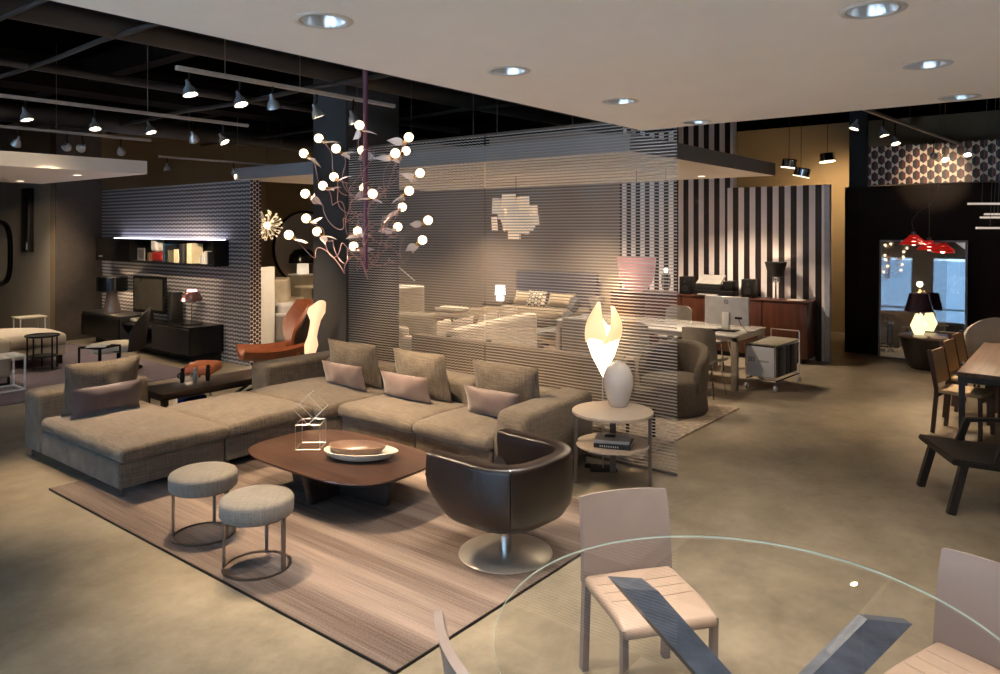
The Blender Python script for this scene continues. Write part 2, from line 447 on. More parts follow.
bm = BM(); box(bm, -7.2, -4.2, -6, 22, 3.2, 3.4); struct('added_sky_blocker', bm, FRAME)  # unseen overhang added to keep high sky light out of the windows
# ceiling slab over the viewer, and two floating canopies
DL = [(x, y) for y in (2.45, .66) for x in (1.93, 3.16, 4.38, 5.60)]
bm = BM(); box(bm, -4., 5.78, -4., 3.03, 3.0, 3.35)
bmesh.ops.delete(bm, geom=[f for f in bm.faces if f.calc_center_median().z < 3.01], context='FACES_ONLY')
es = [e for e in bm.edges if all(v.co.z < 3.01 for v in e.verts)]
for x, y in DL:
    vs = [bm.verts.new((x+.095*math.cos(2*PI*k/40), y+.095*math.sin(2*PI*k/40), 3.0)) for k in range(40)]
    es += [bm.edges.new((vs[k], vs[(k+1) % 40])) for k in range(40)]
bmesh.ops.triangle_fill(bm, use_beauty=True, use_dissolve=False, edges=es); struct('ceiling_slab', bm, SLABM)
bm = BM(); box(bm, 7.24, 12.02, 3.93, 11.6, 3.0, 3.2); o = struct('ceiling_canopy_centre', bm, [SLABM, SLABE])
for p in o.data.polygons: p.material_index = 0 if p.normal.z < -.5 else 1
bm = BM(); box(bm, -1.5, 5.63, 11.43, 15.45, 3.0, 3.2); struct('ceiling_canopy_left', bm, SLABM)
bm = BM(); box(bm, 6.3, 7.24, 7.53, 8.21, 0, CZ); struct('column', bm, COLM)
# ducts, beams and pipes under the black ceiling
DUCT = mat('dark_duct', (.006, .0035, .0025), .9, spec=.1, var=.5, scale=5)
bm = BM()
for x in (-1., 1.6, 4.2, 6.8, 9.4, 12.): box(bm, x, x+.18, 3.03, 15.5, CZ-.28, CZ)
for y in (5.9, 10.2, 13.4): box(bm, -4., 12.5, y, y+.5, CZ-.42, CZ-.02)
struct('ceiling_beams', bm, DUCT)
bm = BM()
for y, z, r, x0, x1 in ((6.9, 3.98, .12, -2, 12.2), (8.9, 3.9, .05, -3, 10), (12.4, 3.85, .14, 0, 12)):
    tube(bm, [(x0+(x1-x0)*k/12, y+.05*math.sin(k), z) for k in range(13)], r, 10)
for x, z, r in ((3.1, 3.88, .025), (5.6, 3.84, .03), (8.1, 3.86, .025), (2.2, 3.84, .02)):
    tube(bm, [(x, 3.2+k, z+.015*math.sin(k*2.)) for k in range(12)], r, 8)
struct('ceiling_pipes', bm, mat('grey_pipe', (.03, .022, .018), .6), 40)

# patterned partition that carries the television wall
bm = BM(); box(bm, 6.70, 6.89, 10.30, 15.5, 0, 2.92)
o = struct('wall_patterned', bm, [wallpattern_mat(), zigzag_mat('honeycomb_edge', 0, .05, .07, (.85, .80, .72), (.01, .01, .012))])
for p in o.data.polygons: p.material_index = 1 if p.normal.y < -.5 else 0
# taller back partition behind the curtain, plain then striped
bm = BM(); box(bm, 12.85, 13.0, 7.2, 15.5, 0, CZ); struct('wall_bedroom', bm, mat('stone_grey_wall', (.27, .205, .15), .85, var=.05, scale=2))
STR = stripes_mat('brown_white_stripes', 1, .1965, (.86, .78, .76), (.016, .007, .005), .12)
bm = BM(); box(bm, 12.85, 13.0, 4.93, 7.2, 0, CZ); struct('wall_striped_tall', bm, STR)
bm = BM(); box(bm, 12.72, 12.84, 3.30, 5.0, 0, 2.87); struct('wall_striped_low', bm, STR)
bm = BM(); box(bm, 12.66, 12.72, 3.27, 3.36, 0, 2.87, .01); struct('trim_1', bm, mat('cool_white_post', (.42, .43, .48), .5))
# dark panelled partition on the right with the tiled band above it
bm = BM(); box(bm, 13.95, 14.2, -3.9, 3.36, 0, 2.88); box(bm, 13.93, 13.95, 3.13, 3.14, 0, 2.88); struct('wall_dark', bm, WALLD)
bm = BM(); box(bm, 13.97, 14.1, -3.9, 2.99, 2.90, 3.56); struct('wall_tiled_band', bm, zigzag_mat('hexagon_tiles', 1, .105, .19, (.66, .54, .40), (.012, .010, .009)))
bm = BM(); box(bm, 14.0, 14.12, 3.02, 3.3, 2.88, CZ); struct('trim_2', bm, BLACK)
# darker floor patches: not drawn
# carpets of the left bay
bm = BM(); box(bm, -2., 5.92, 10.35, 15.0, .0, .012, .004); tag(obj('area_carpet', bm, mat('mauve_carpet', (.145, .115, .14), .95, bump=.3, bscale=300)), 'plain mauve carpet under the white daybed and shell chair', 'carpet')

# wall lamp and mirror on the far left wall
t = thing('wall_lamp', 'tall narrow black lamp box hung on the left wall', 'wall lamp', (5.80, 16.67, 1.69))
bm = BM(); box(bm, -.06, .05, -.18, .18, 0, 1.27, .01); obj('lamp_body', bm, BLACK, t)
bm = BM(); box(bm, -.066, -.06, -.15, -.10, .05, .19); box(bm, -.066, -.06, -.17, -.15, .13, .15); obj('maker_mark', bm, mat('silver_print', (.6, .6, .6), .3), t, smooth=0)
MIRR = mat('mirror_glass', (.82, .84, .84), .02, 1., var=0)
t = thing('rounded_mirror', 'large black rimmed mirror with rounded corners on left wall', 'mirror', (5.85, 18.45, .92))
bm = BM(); P_ = [(y, z+.72) for y, z in superellipse(.82, .66, 3.2, 48)]
vs = [bm.verts.new((-.045, y, z)) for y, z in P_]; bm.faces.new(vs)
obj('mirror_glass', bm, MIRR, t, smooth=0)
bm = BM(); tube(bm, [(-.04, y, z) for y, z in P_]+[(-.04, *P_[0])], .055, 6, cap=False); obj('mirror_frame', bm, BLACKG, t)

# ------------------------------------------------------------------ living set in the middle
bm = BM(); box(bm, 2.5, 5.0, 2.63, 6.72, .0, .014, .004)
rug = tag(obj('area_rug', bm, rug_mat()), 'large striped brown and beige rug under the low coffee table', 'rug')
bm = BM(); box(bm, 2.493, 2.5, 2.623, 6.72, 0, .015); box(bm, 2.5, 5.0, 2.623, 2.63, 0, .015); obj('bound_edge', bm, BLACK, rug, smooth=0)

SO = (4.3, 5.9, 0)
sofa = thing('sectional_sofa', 'long grey beige L-shaped sectional sofa with chaise on the striped rug', 'sofa', SO)
def sp(name, bm, m=SOFA, **k): return obj(name, bm, m, sofa, SO, smooth=50, **k)
def base(x0, x1, y0, y1):
    bm = BM(); rbox(bm, ((x0+x1)/2, (y0+y1)/2, .185), (x1-x0, y1-y0, .21), .02, m=4); sp('base', bm)
base(2.74, 3.66, 6.02, 7.56); base(3.67, 4.60, 6.02, 7.08); base(4.61, 5.62, 5.86, 7.08); base(4.83, 5.62, 4.82, 5.85); base(4.83, 5.62, 3.93, 4.81)
def cush(x0, x1, y0, y1, z0=.29, z1=.405, crown=.05):
    bm = BM(); rbox(bm, ((x0+x1)/2, (y0+y1)/2, (z0+z1)/2), (x1-x0, y1-y0, z1-z0), .05, crown=crown, wr=.008, m=14); sp('seat_cushion', bm)
cush(2.73, 3.68, 5.96, 7.58); cush(3.66, 4.60, 5.96, 7.14, crown=.065); cush(4.58, 5.62, 5.84, 7.14, crown=.06)
cush(4.77, 5.62, 4.80, 5.86); cush(4.77, 5.62, 3.90, 4.82)
# low backs and arms
def roll(name, x0, x1, y0, y1, z0, z1, r=.07):
    bm = BM(); rbox(bm, ((x0+x1)/2, (y0+y1)/2, (z0+z1)/2), (x1-x0, y1-y0, z1-z0), r, wr=.006, m=10); sp(name, bm)
roll('backrest', 2.72, 3.76, 7.58, 7.92, .08, .64, .05); roll('armrest', 4.85, 5.95, 7.12, 7.46, .08, .64, .05)
roll('backrest', 5.62, 5.93, 5.92, 7.13, .08, .64); roll('backrest', 5.62, 5.93, 4.82, 5.90, .08, .64); roll('backrest', 5.62, 5.93, 3.92, 4.80, .08, .64)
bm = BM()
def armf(v):
    v.x += .12*max(0, v.z)*(1 if v.x < 0 else 0); return v
rbox(bm, (5.39, 3.76, .355), (1.12, .34, .55), .07, wr=.006, m=10, fn=lambda v: Vector((v.x+(.28*max(0, v.z-.05) if v.x < 0 else 0), v.y, v.z+(.03 if v.z > 0 else 0)*(v.x+.5)))); sp('armrest', bm)
for x, y in ((2.78, 7.86), (2.78, 6.06), (3.62, 6.07), (3.72, 6.07), (4.85, 5.6), (4.88, 3.66), (5.88, 3.66), (5.88, 7.4), (3.7, 7.86), (4.68, 7.4)):
    bm = BM(); tube(bm, [(x, y, 0 if x > 5 or y > 6.72 else .014), (x, y, .09)], .012, 6); sp('leg', bm, BRONZE)
bm = BM(); box(bm, 2.755, 2.765, 6.05, 7.88, .085, .095); sp('base_rail', bm, BRONZE)
# loose pillows
def pillow(name, w, h, t, m, loc, rz, lean, label, cat, group, seed, wr=.012):
    bm = pillow_bm(w, h, t, 20, wr, .05, seed)
    turn(bm, 'X', lean)
    o = obj(name, bm, m, smooth=60); o.location = loc; o.rotation_euler = (0, 0, rz)
    tag(o, label, cat, group); return o
BK = 'back cushions of the sectional sofa'; TP = 'small velvet pillows on the sofa'
# rz turns local +Y (front) ; pillows lean backwards
pillow('back_cushion', .80, .50, .21, SOFA, (5.47, 6.34, .43), R(90), R(-12), 'linen back cushion in the far corner of the sofa by the column', 'cushion', BK, 1)
pillow('back_cushion', .74, .50, .21, SOFA, (5.47, 5.31, .43), R(90), R(-12), 'middle linen back cushion of the sofa, between two others', 'cushion', BK, 2)
pillow('back_cushion', .78, .50, .21, SOFA, (5.47, 4.21, .43), R(90), R(-12), 'linen back cushion of the sofa nearest the round side table', 'cushion', BK, 3)
pillow('back_cushion', .70, .50, .22, SOFA, (3.20, 7.42, .42), R(180), R(-10), 'linen back cushion standing on the chaise end at left', 'cushion', BK, 4)
pillow('lumbar_pillow', .66, .27, .13, VELVET, (5.25, 6.28, .45), R(90), R(-14), 'dusty pink velvet pillow in the far corner of the sofa', 'pillow', TP, 5)
pillow('lumbar_pillow', .66, .27, .13, VELVET, (5.25, 5.34, .45), R(90), R(-14), 'dusty pink velvet pillow leaning on the middle back cushion', 'pillow', TP, 6)
pillow('lumbar_pillow', .64, .27, .13, VELVET, (5.25, 4.22, .45), R(90), R(-14), 'dusty pink velvet pillow beside the near sofa armrest', 'pillow', TP, 7)
pillow('lumbar_pillow', .64, .29, .14, VELVET2, (3.16, 7.20, .43), R(182), R(-12), 'dark mauve velvet pillow on the chaise end at left', 'pillow', TP, 8)

# coffee table and what lies on it
ct = thing('coffee_table', 'low dark walnut coffee table with rounded corners on the rug', 'coffee table', (3.88, 4.72, .015))
def edge_top(bm, hx, hy, n, z0, z1, k=96):
    p = superellipse(hx, hy, n, k); q = superellipse(hx-.035, hy-.035, n, k)
    lo = [bm.verts.new((x, y, z0)) for x, y in q]; mi = [bm.verts.new((x, y, z1-.008)) for x, y in p]; hi = [bm.verts.new((x*.995, y*.995, z1)) for x, y in p]
    bm.faces.new(lo[::-1]); bm.faces.new(hi)
    for A, B in ((lo, mi), (mi, hi)):
        for i in range(k): bm.faces.new([A[i], A[(i+1) % k], B[(i+1) % k], B[i]])
bm = BM(); edge_top(bm, .50, .80, 3.4, .298, .332); obj('tabletop', bm, WALNUT, ct)
def fin(a, l, lean=0):
    bm = BM(); rbox(bm, (l/2, 0, .155), (l, .065, .29), .03, m=6, fn=lambda v: Vector((v.x+v.z*.25*(1 if v.x > 0 else 0), v.y, v.z)))
    turn(bm, 'Z', a); return bm
for a, l in ((R(95), .56), (R(-85), .56), (R(185), .36), (R(5), .36)): obj('pedestal_fin', fin(a, l), BLACKWOOD, ct)
def dish(name, c, hx, hy, h, th, m, rz, label):
    o_ = thing(name, label, 'bowl', c, rz) if False else None
    bm = BM(); prof = [(0, 0), (.55, .0), (.82, h*.35), (1., h), (1.-th, h+.002), (.78, h*.45), (.5, th*.25), (0, th*.2)]
    lathe(bm, prof, (0, 0, 0), 48, hx, hy, fn=lambda v, a: Vector((v.x*(1+.06*math.cos(a*2+.6)), v.y*(1+.05*math.sin(a*3)), v.z)))
    o = obj(name, bm, m, smooth=60); o.location = c; o.rotation_euler = (0, 0, rz); return tag(o, label, 'bowl')
dish('serving_dish', (3.90, 4.50, .348), .17, .30, .070, .06, mat('white_stone', (.58, .55, .48), .5), R(28), 'wide pale stone dish under the brown bowl on the coffee table')
dish('wooden_bowl', (3.90, 4.54, .362), .130, .235, .085, .06, mat('brown_wood_bowl', (.20, .12, .085), .3, coat=.3), R(28), 'oval brown bowl nested in the white dish on coffee table')
def wire_frame(bm, c, s, r, rot):
    vs = [Vector((x, y, z))*s/2 for x in (-1, 1) for y in (-1, 1) for z in (-1, 1)]
    vs = [rot @ v + Vector(c) for v in vs]
    for i in range(8):
        for j in range(i+1, 8):
            if bin(i ^ j).count('1') == 1: tube(bm, [vs[i], vs[j]], r, 6)
wc = thing('wire_cube_sculpture', 'two thin steel wire cubes stacked on the coffee table', 'sculpture', (3.86, 5.06, .347))
bm = BM(); wire_frame(bm, (0, 0, .104), .20, .0025, Matrix.Rotation(R(38), 3, 'Z')); obj('lower_cube', bm, STEEL, wc)
bm = BM(); wire_frame(bm, (0, 0, .325), .17, .0025, Matrix.Rotation(R(36), 3, 'Z') @ Matrix.Rotation(R(45), 3, 'X')); obj('upper_cube', bm, STEEL, wc)

# two round stools
def stool(loc, label, a0):
    t = thing('round_stool', label, 'stool', (loc[0], loc[1], .015), a0, 'round stools on the rug')
    bm = BM(); lathe(bm, [(0, .335), (.217, .335), (.226, .344), (.228, .42), (.220, .436), (.20, .446), (.12, .455), (0, .457)], seg=48); obj('seat', bm, STOOLF, t, smooth=60)
    bm = BM(); lathe(bm, [(0, .325), (.21, .325), (.21, .336), (0, .336)], seg=40); obj('seat_frame', bm, BRONZE, t)
    for a, w in ((R(190), .034), (R(-20), .034), (R(90), .02)):
        x, y = .20*math.cos(a), .20*math.sin(a); bm = BM()
        b_ = box(bm, -.006, .006, -w/2, w/2, .008, .33); turn(bm, 'Z', a); shift(bm, (x, y, 0)); obj('leg', bm, BRONZE, t, smooth=0)
    bm = BM(); n = 48
    lathe(bm, [(.195, 0), (.213, 0), (.213, .008), (.195, .008), (.195, 0)], seg=48); obj('floor_ring', bm, BRONZE, t)
stool((2.79, 4.86), 'grey round stool on thin metal legs, nearer the chaise', R(-51.6))
stool((2.74, 4.14), 'grey round stool on thin metal legs, nearest the camera', R(-51.6))

# swivel tub chair
tc = thing('swivel_tub_chair', 'dark brown leather swivel tub chair on a round chrome base', 'armchair', (3.87, 3.02, .015), R(-3))
def ring_path(rad, arm):
    p = [(rad, arm-(arm+.02)*k/6) for k in range(7)]
    p = [(rad, arm*(1-k/6)) for k in range(6)]
    p += [(rad*math.copysign(abs(math.cos(a))**.72, math.cos(a)), -rad*.98*abs(math.sin(a))**.72) for a in [-PI*k/24 for k in range(25)]]
    p += [(-rad, arm*(k+1)/6) for k in range(6)]
    return p
def sweep(bm, path, prof, side=None):
    n = len(path); rings = []
    for i, (x, y) in enumerate(path):
        a, b = path[max(i-1, 0)], path[min(i+1, n-1)]; d = Vector((b[0]-a[0], b[1]-a[1])).normalized(); nx, ny = -d.y, d.x
        e = max(0, min(1, (y-.10)/.25)) if y > 0 else 0.
        ring = []
        for o, z in prof:
            zz = z
            if o > -.20 and z < .5: zz = z+.14*e*e*(1 if z < .45 else .4)
            ring.append(bm.verts.new((x+nx*o, y+ny*o, zz)))
        rings.append(ring)
    for A, B in zip(rings, rings[1:]):
        m = len(A)
        for k in range(m): bm.faces.new([A[k], A[(k+1) % m], B[(k+1) % m], B[k]])
    bm.faces.new(rings[0][::-1]); bm.faces.new(rings[-1])
# outward offsets are negative here (path runs clockwise); profile is a closed loop
prof = [(-o_, z_) for o_, z_ in [(.26, .235), (.15, .242), (.055, .28), (.010, .35), (-.004, .44), (-.005, .54), (.002, .65), (.006, .675), (.018, .685), (.108, .685), (.120, .675), (.124, .62), (.115, .50), (.115, .40), (.24, .38)]]
path = ring_path(.405, .33)
for i0, i1, dx, dy in ((0, 13, .004, 0), (12, 25, 0, -.004), (24, 99, -.004, 0)):
    bm = BM(); sweep(bm, path[i0:i1], prof); shift(bm, (dx, dy, 0)); obj('shell_panel', bm, LEATHER, tc, smooth=55)
bm = BM(); rbox(bm, (0, .03, .35), (.60, .60, .20), .09, crown=.03, m=8); obj('seat_cushion', bm, LEATHER, tc, smooth=60)
bm = BM(); lathe(bm, [(0, .225), (.15, .225), (.22, .245), (.22, .27), (0, .27)], seg=40); obj('underside', bm, LEATHER, tc)
bm = BM(); cyl(bm, (0, 0), .040, .012, .23); obj('pedestal', bm, CHROME, tc)
bm = BM(); lathe(bm, [(0, 0), (.31, 0), (.31, .006), (.305, .010), (.05, .014), (0, .014)], seg=64); obj('base_plate', bm, STEEL, tc)

# round two-tier side table
GR = mat('greige_lacquer', (.42, .34, .27), .4, var=.04)
rt = thing('side_table', 'round two-tier taupe side table beside the sofa arm', 'side table', (5.50, 3.15, 0))
bm = BM(); lathe(bm, [(0, .60), (.335, .60), (.34, .605), (.34, .62), (.335, .625), (0, .625)], seg=64); obj('tabletop', bm, GR, rt)
bm = BM(); lathe(bm, [(0, .335), (.305, .335), (.305, .353), (0, .353)], seg=64); obj('shelf', bm, GR, rt)
for a in (R(-51.6+172), R(-51.6-9), R(-51.6+81)):
    bm = BM(); box(bm, -.014, .014, -.026, .026, 0, .60); turn(bm, 'Z', a); shift(bm, (.308*math.cos(a), .308*math.sin(a), 0)); obj('leg', bm, mat('taupe_metal', (.13, .105, .09), .4, .4), rt, smooth=0)
bm = BM(); lathe(bm, [(0, 0), (.07, 0), (.078, .008), (.105, .08), (.13, .18), (.128, .26), (.10, .33), (.06, .368), (.022, .382), (.02, .392), (.010, .392), (.010, .36), (0, .36)], seg=48)
v_ = obj('ceramic_vase', bm, CERAMIC, smooth=60); v_.location = (5.67, 3.19, .625); tag(v_, 'egg-shaped white glazed ceramic vase on the round side table', 'vase')
def book(loc, rz, w, d, h, cover, label, group=None, upright=False, parts=True):
    """flat book: w along local x (spine side at -y)"""
    t = thing('book', label, 'book', loc, rz, group)
    bm = BM(); box(bm, -w/2, w/2, -d/2, d/2, 0, .004); box(bm, -w/2, w/2, -d/2, d/2, h-.004, h); box(bm, -w/2, w/2, -d/2, -d/2+.004, .004, h-.004)
    obj('cover', bm, cover, t, smooth=0)
    bm = BM(); box(bm, -w/2+.004, w/2-.004, -d/2+.004, d/2-.004, .004, h-.004); obj('pages', bm, mat('paper', (.62, .60, .56), .8, bstretch=(1, 1, 60), bump=.3), t, smooth=0)
    return t
COV1 = mat('black_book_cover', (.015, .015, .02), .35); COV2 = mat('grey_book_cover', (.45, .45, .48), .35)
b1 = book((5.44, 3.10, .353), R(-70), .30, .24, .035, COV1, 'thick black covered book on the side table shelf, underneath the grey one')
b2 = book((5.45, 3.12, .388), R(-66), .29, .23, .025, COV2, 'grey covered book lying on top of the black book')
bm = BM(); box(bm, -.07, .02, -.01, .07, .0250, .0255); obj('cover_photo', bm, BLACK, b2, smooth=0)
bm = BM()
for k in range(9): box(bm, -.10+k*.018, -.10+k*.018+.010, -.121, -.1205, .010, .024)
obj('spine_lettering', bm, mat('silver_print', (.6, .6, .6)), b1, smooth=0)

# floor lamp with an opening glass flower
fl = thing('flower_floor_lamp', 'glowing tulip-shaped floor lamp on a thin stem behind the white vase', 'floor lamp', (5.80, 3.42, 0), R(-51.6))
bm = BM(); box(bm, -.12, .12, -.09, .09, 0, .012, .003); obj('base_plate', bm, BLACK, fl)
bm = BM(); tube(bm, [(0, 0, .012), (0, 0, .45), (-.005, 0, .85)], .006, 8); obj('stem', bm, STEEL, fl)
bm = BM(); box(bm, -.16, -.10, .02, .06, 0.0, .035, .006); tube(bm, [(-.12, .04, .02), (-.05, .09, .01), (.0, .05, .012)], .006, 6); obj('foot_switch', bm, BLACK, fl)
FLW = emis('flower_body_glow', (1., .84, .58), 2.4); FLP = mat('flower_petal', (.85, .66, .42), .4, var=.15, scale=6, emit=(1., .62, .30), estr=.75)
bm = BM(); lathe(bm, [(.004, .82), (.018, .85), (.055, .92), (.105, 1.01), (.145, 1.12), (.160, 1.22), (.152, 1.27), (.142, 1.26), (.13, 1.15), (.05, .98), (.004, .9)], seg=40, fn=lambda v, a: Vector((v.x*(.90+.05*math.cos(2*a)), v.y*.8, v.z))); obj('flower_body', bm, FLW, fl, smooth=60)
def petal(ax, w, z0, z1, lean, off):
    def f(u, v):
        s = (v-.5)*2; wd = w*(1-u**1.8*.97)*(1-.0*u); cx = off*(1-.35*u)
        bulge = .05*(1-s*s)*(1-.3*u)
        return (s*wd, -(cx+bulge*.9)-lean*math.sin(u*PI)*.05, z0+(z1-z0)*u-.05*s*s*(1-u))
    bm = BM(); sheet(bm, f, 14, 10, .006); turn(bm, 'Z', ax); return bm
obj('petal', petal(R(-42), .125, 1.18, 1.50, 1., .085), FLP, fl, smooth=60)
obj('petal', petal(R(180), .11, 1.16, 1.34, 1., .09), FLP, fl, smooth=60)
bm = petal(R(48), .125, 1.17, 1.47, 1.2, .08); turn(bm, 'Y', R(6), (0, 0, 1.2)); obj('petal', bm, FLP, fl, smooth=60)

# woven metal mesh curtain in two lengths
for (y0, y1), SCR, lab in zip(((4.968, 7.12), (2.80, 4.944)), (screen_mat('woven_metal_mesh', .12), screen_mat('straight_metal_mesh', .03)), ('hanging woven metal mesh curtain, the length beside the column', 'hanging woven metal mesh curtain, the length behind the floor lamp')):
    t = thing('mesh_curtain', lab, 'curtain', (6.0, y0, 0), 0, 'mesh curtains behind the sofa')
    bm = BM(); sheet(bm, lambda u, v: (.006*math.sin(u*23), u*(y1-y0), .03+3.09*v), 40, 8, .0015); obj('mesh_sheet', bm, SCR, t, smooth=0)
    bm = BM(); box(bm, -.012, .012, 0, y1-y0, 3.12, 3.145); obj('top_rail', bm, BRONZE, t, smooth=0)
    bm = BM(); box(bm, -.008, .008, 0, y1-y0, .012, .032); obj('bottom_rail', bm, BRONZE, t, smooth=0)
    for k in range(3):
        yy = .15+k*(y1-y0-.3)/2; bm = BM(); tube(bm, [(0, yy, 3.145), (0, yy, CZ-.005)], .004, 6); obj('hanger', bm, BRONZE, t)

# chandelier of winged bulbs
ch = thing('winged_bulb_chandelier', 'tall chandelier of curling wires ending in glowing bulbs with small wings', 'chandelier', (3.96, 4.50, 1.83), R(-51.6))
PINKM = mat('purple_copper_pole', (.20, .075, .10), .4, .6)
WIREM = mat('copper_wire', (.50, .27, .24), .4, .3)
WING = mat('feather_wing', (.80, .68, .64), .7, var=.12)
bm = BM(); cyl(bm, (0, 0), .019, 0, 2.49); obj('pole', bm, PINKM, ch)
bm = BM(); cyl(bm, (0, 0), .10, 2.47, 2.52); obj('ceiling_rose', bm, BLACK, ch)
BUL = [(-0.008, -0.209, 2.944), (-0.376, 0.024, 2.872), (-0.213, -0.092, 2.778), (-0.496, 0.024, 2.752), (-0.046, 0.1, 2.784), (0.374, -0.253, 2.846), (0.285, -0.343, 2.715), (0.296, 0.206, 2.791), (0.443, -0.096, 2.586), (0.365, -0.153, 2.445), (0.25, 0.321, 2.333), (0.497, -0.007, 2.219), (0.225, 0.231, 2.168), (0.452, -0.008, 2.063), (-0.034, 0.111, 2.483), (0.104, -0.278, 2.416), (-0.357, 0.079, 2.498), (-0.307, 0.255, 2.581), (-0.479, 0.005, 2.43), (-0.487, 0.066, 2.234), (-0.406, 0.088, 2.129), (-0.58, -0.099, 2.104), (-0.103, 0.205, 2.132), (-0.108, 0.072, 2.011)]
rnd = random.Random(5)
def leaf(bm, o, d, up, l, w):
    d, up = Vector(d).normalized(), Vector(up); s = d.cross(up).normalized(); u2 = s.cross(d)
    o = Vector(o)
    def f(u, v):
        ww = w*math.sin(PI*min(1, u*1.02+.02)**.75)*(1 if u < .999 else .02)
        return o+d*(u*l)+s*((v-.5)*ww)+u2*(.10*l*math.sin(PI*u)-.25*ww*abs(v-.5))
    sheet(bm, f, 8, 4, .002)
for i, (bx, by, bz) in enumerate(BUL):
    b = Vector((bx, by, bz-1.83)); out = Vector((bx, by, 0)).normalized() if abs(bx)+abs(by) > .05 else Vector((0, 1, 0))
    z0 = max(.05, min(.95, b.z*.55+rnd.uniform(-.15, .05))); p0 = Vector((0, 0, z0)); tip = b-out*.05-Vector((0, 0, .035))
    pts = []; s = Vector((-out.y, out.x, 0)); a1, a2, ph = rnd.uniform(.05, .12), rnd.uniform(.04, .10), rnd.uniform(0, 6)
    for k in range(37):
        t = k/36; e = math.sin(PI*t)
        p = p0.lerp(tip, t)+s*(a1*math.sin(t*12+ph)*e)+Vector((0, 0, 1))*(a2*math.sin(t*13+ph*2)*e-.10*e)+out*(.05*math.cos(t*15+ph)*e)
        pts.append(p)
    bm = BM(); tube(bm, pts, .0032, 5); w = obj('arm_wire', bm, WIREM, ch)
    bm = BM(); tube(bm, [tip, tip.lerp(b, .5)], .014, 10); obj('lamp_socket', bm, mat('brass', (.6, .32, .10), .25, .9), w)
    bm = BM(); bmesh.ops.create_uvsphere(bm, u_segments=16, v_segments=10, radius=.036); shift(bm, b); obj('bulb', bm, BULB, w)
    for sg in (-1, 1):
        dd = (s*sg*rnd.uniform(.6, 1.)-out*rnd.uniform(.2, .9)+Vector((0, 0, rnd.uniform(-.7, .3)))).normalized()
        bm = BM(); leaf(bm, tip, dd, (0, 0, 1) if rnd.random() < .4 else (rnd.uniform(-1, 1), rnd.uniform(-1, 1), .4), .13, .062); obj('wing', bm, WING, w, smooth=60)

# ------------------------------------------------------------------ glass table with chairs, nearest the camera
gt = thing('glass_dining_table', 'large round clear glass table on crossed dark wood beams', 'dining table', (2.53, .92, 0))
bm = BM(); lathe(bm, [(0, .732), (.871, .732), (.872, .733), (.872, .739), (.871, .740), (0, .740)], seg=128)
for f in bm.faces: f.material_index = 1 if f.calc_center_median().xy.length > .85 else 0
GE = clear('glass_edge', (.55, .80, .72), .1, ior=1.9)
gl = obj('glass_top', bm, [clear('table_glass', (.998, 1., .999), .01, .14), mat('glass_rim', (.42, .52, .47), .1, var=.05, spec=1.)], gt, smooth=0)
for a, b, e1, e2 in (((.14, .52, .728), (.24, -.36, 0.), (.07, -.12), (.055, .10)), ((.47, -.335, .728), (-.36, .28, 0.), (.065, -.135), (.022, .035))):
    bm = BM(); e1, e2 = Vector((*e1, 0)), Vector((*e2, 0))
    vs = [bm.verts.new(Vector(p)+e1*i+e2*j) for p in (a, b) for i, j in ((-.5, -.5), (.5, -.5), (.5, .5), (-.5, .5))]
    for f in ((0, 1, 2, 3), (7, 6, 5, 4), (0, 4, 5, 1), (1, 5, 6, 2), (2, 6, 7, 3), (3, 7, 4, 0)): bm.faces.new([vs[i] for i in f])
    obj('crossed_beam', bm, BLUEWOOD, gt, smooth=0)
    a_ = Vector(a)
def dining_chair(loc, th, label):
    t = thing('leather_dining_chair', label, 'chair', (*loc, 0), th-PI/2, 'leather chairs at the glass table')
    def bk(u, v):
        x = (u-.5)*(.475-.015*v); return (x, -.215-.03*(1-(2*(u-.5))**2)-.05*v*v, .44+.402*v-.006*(2*(u-.5))**4*v)
    bm = BM(); sheet(bm, bk, 16, 12, .030); bmesh.ops.bevel(bm, geom=[e for e in bm.edges if len(e.link_faces) == 2 and e.calc_face_angle(0) > .9], offset=.008, segments=2, affect='EDGES'); obj('backrest', bm, GREIGE, t, smooth=60)
    bm = BM(); rbox(bm, (0, .01, .445), (.46, .47, .05), .022, crown=.012, m=10, fn=lambda v: Vector((v.x*(1-.03*v.y), v.y, v.z-.02*max(0, v.y/.2)**3)))
    st = obj('seat', bm, TANSEAT, t, smooth=60)
    for yy in (-.08, .0, .08):
        bm = BM(); tube(bm, [(x, yy-.02*(x/.2)**2, .4698+.0125*((1-(x/.23)**2)*(1-(yy/.235)**2))**.7) for x in [-.205+.41*k/20 for k in range(21)]], .0030, 5); obj('seam', bm, mat('seam_thread', (.30, .23, .18), .7), st)
    for sx in (-1, 1):
        bm = BM()
        bar(bm, (sx*.212, .215, .0), (sx*.215, .22, .435), .028, .034, (0, 1, 0)); obj('leg', bm, GREIGE, t, smooth=0)
        bm = BM(); bar(bm, (sx*.218, -.245, .0), (sx*.216, -.215, .46), .032, .045, (0, 1, 0)); obj('leg', bm, GREIGE, t, smooth=0)
    bm = BM(); box(bm, -.20, .20, .19, .215, .405, .425); box(bm, -.20, .20, -.215, -.19, .405, .425); box(bm, -.21, -.19, -.2, .2, .405, .425); box(bm, .19, .21, -.2, .2, .405, .425); obj('seat_frame', bm, GREIGE, t, smooth=0)
    return t
d1 = dining_chair((3.13, 1.61), math.atan2(-.8, -.6), 'greige leather chair at the glass table, back to the round side table')
dup(d1, (3.21, .35, 0), R(160)-PI/2, 'greige leather chair at the right edge of the glass table')
dup(d1, (1.97, 1.42, 0), math.atan2(-.55, .83)-PI/2, 'leather chair at the bottom, only the curved tip of its back showing')

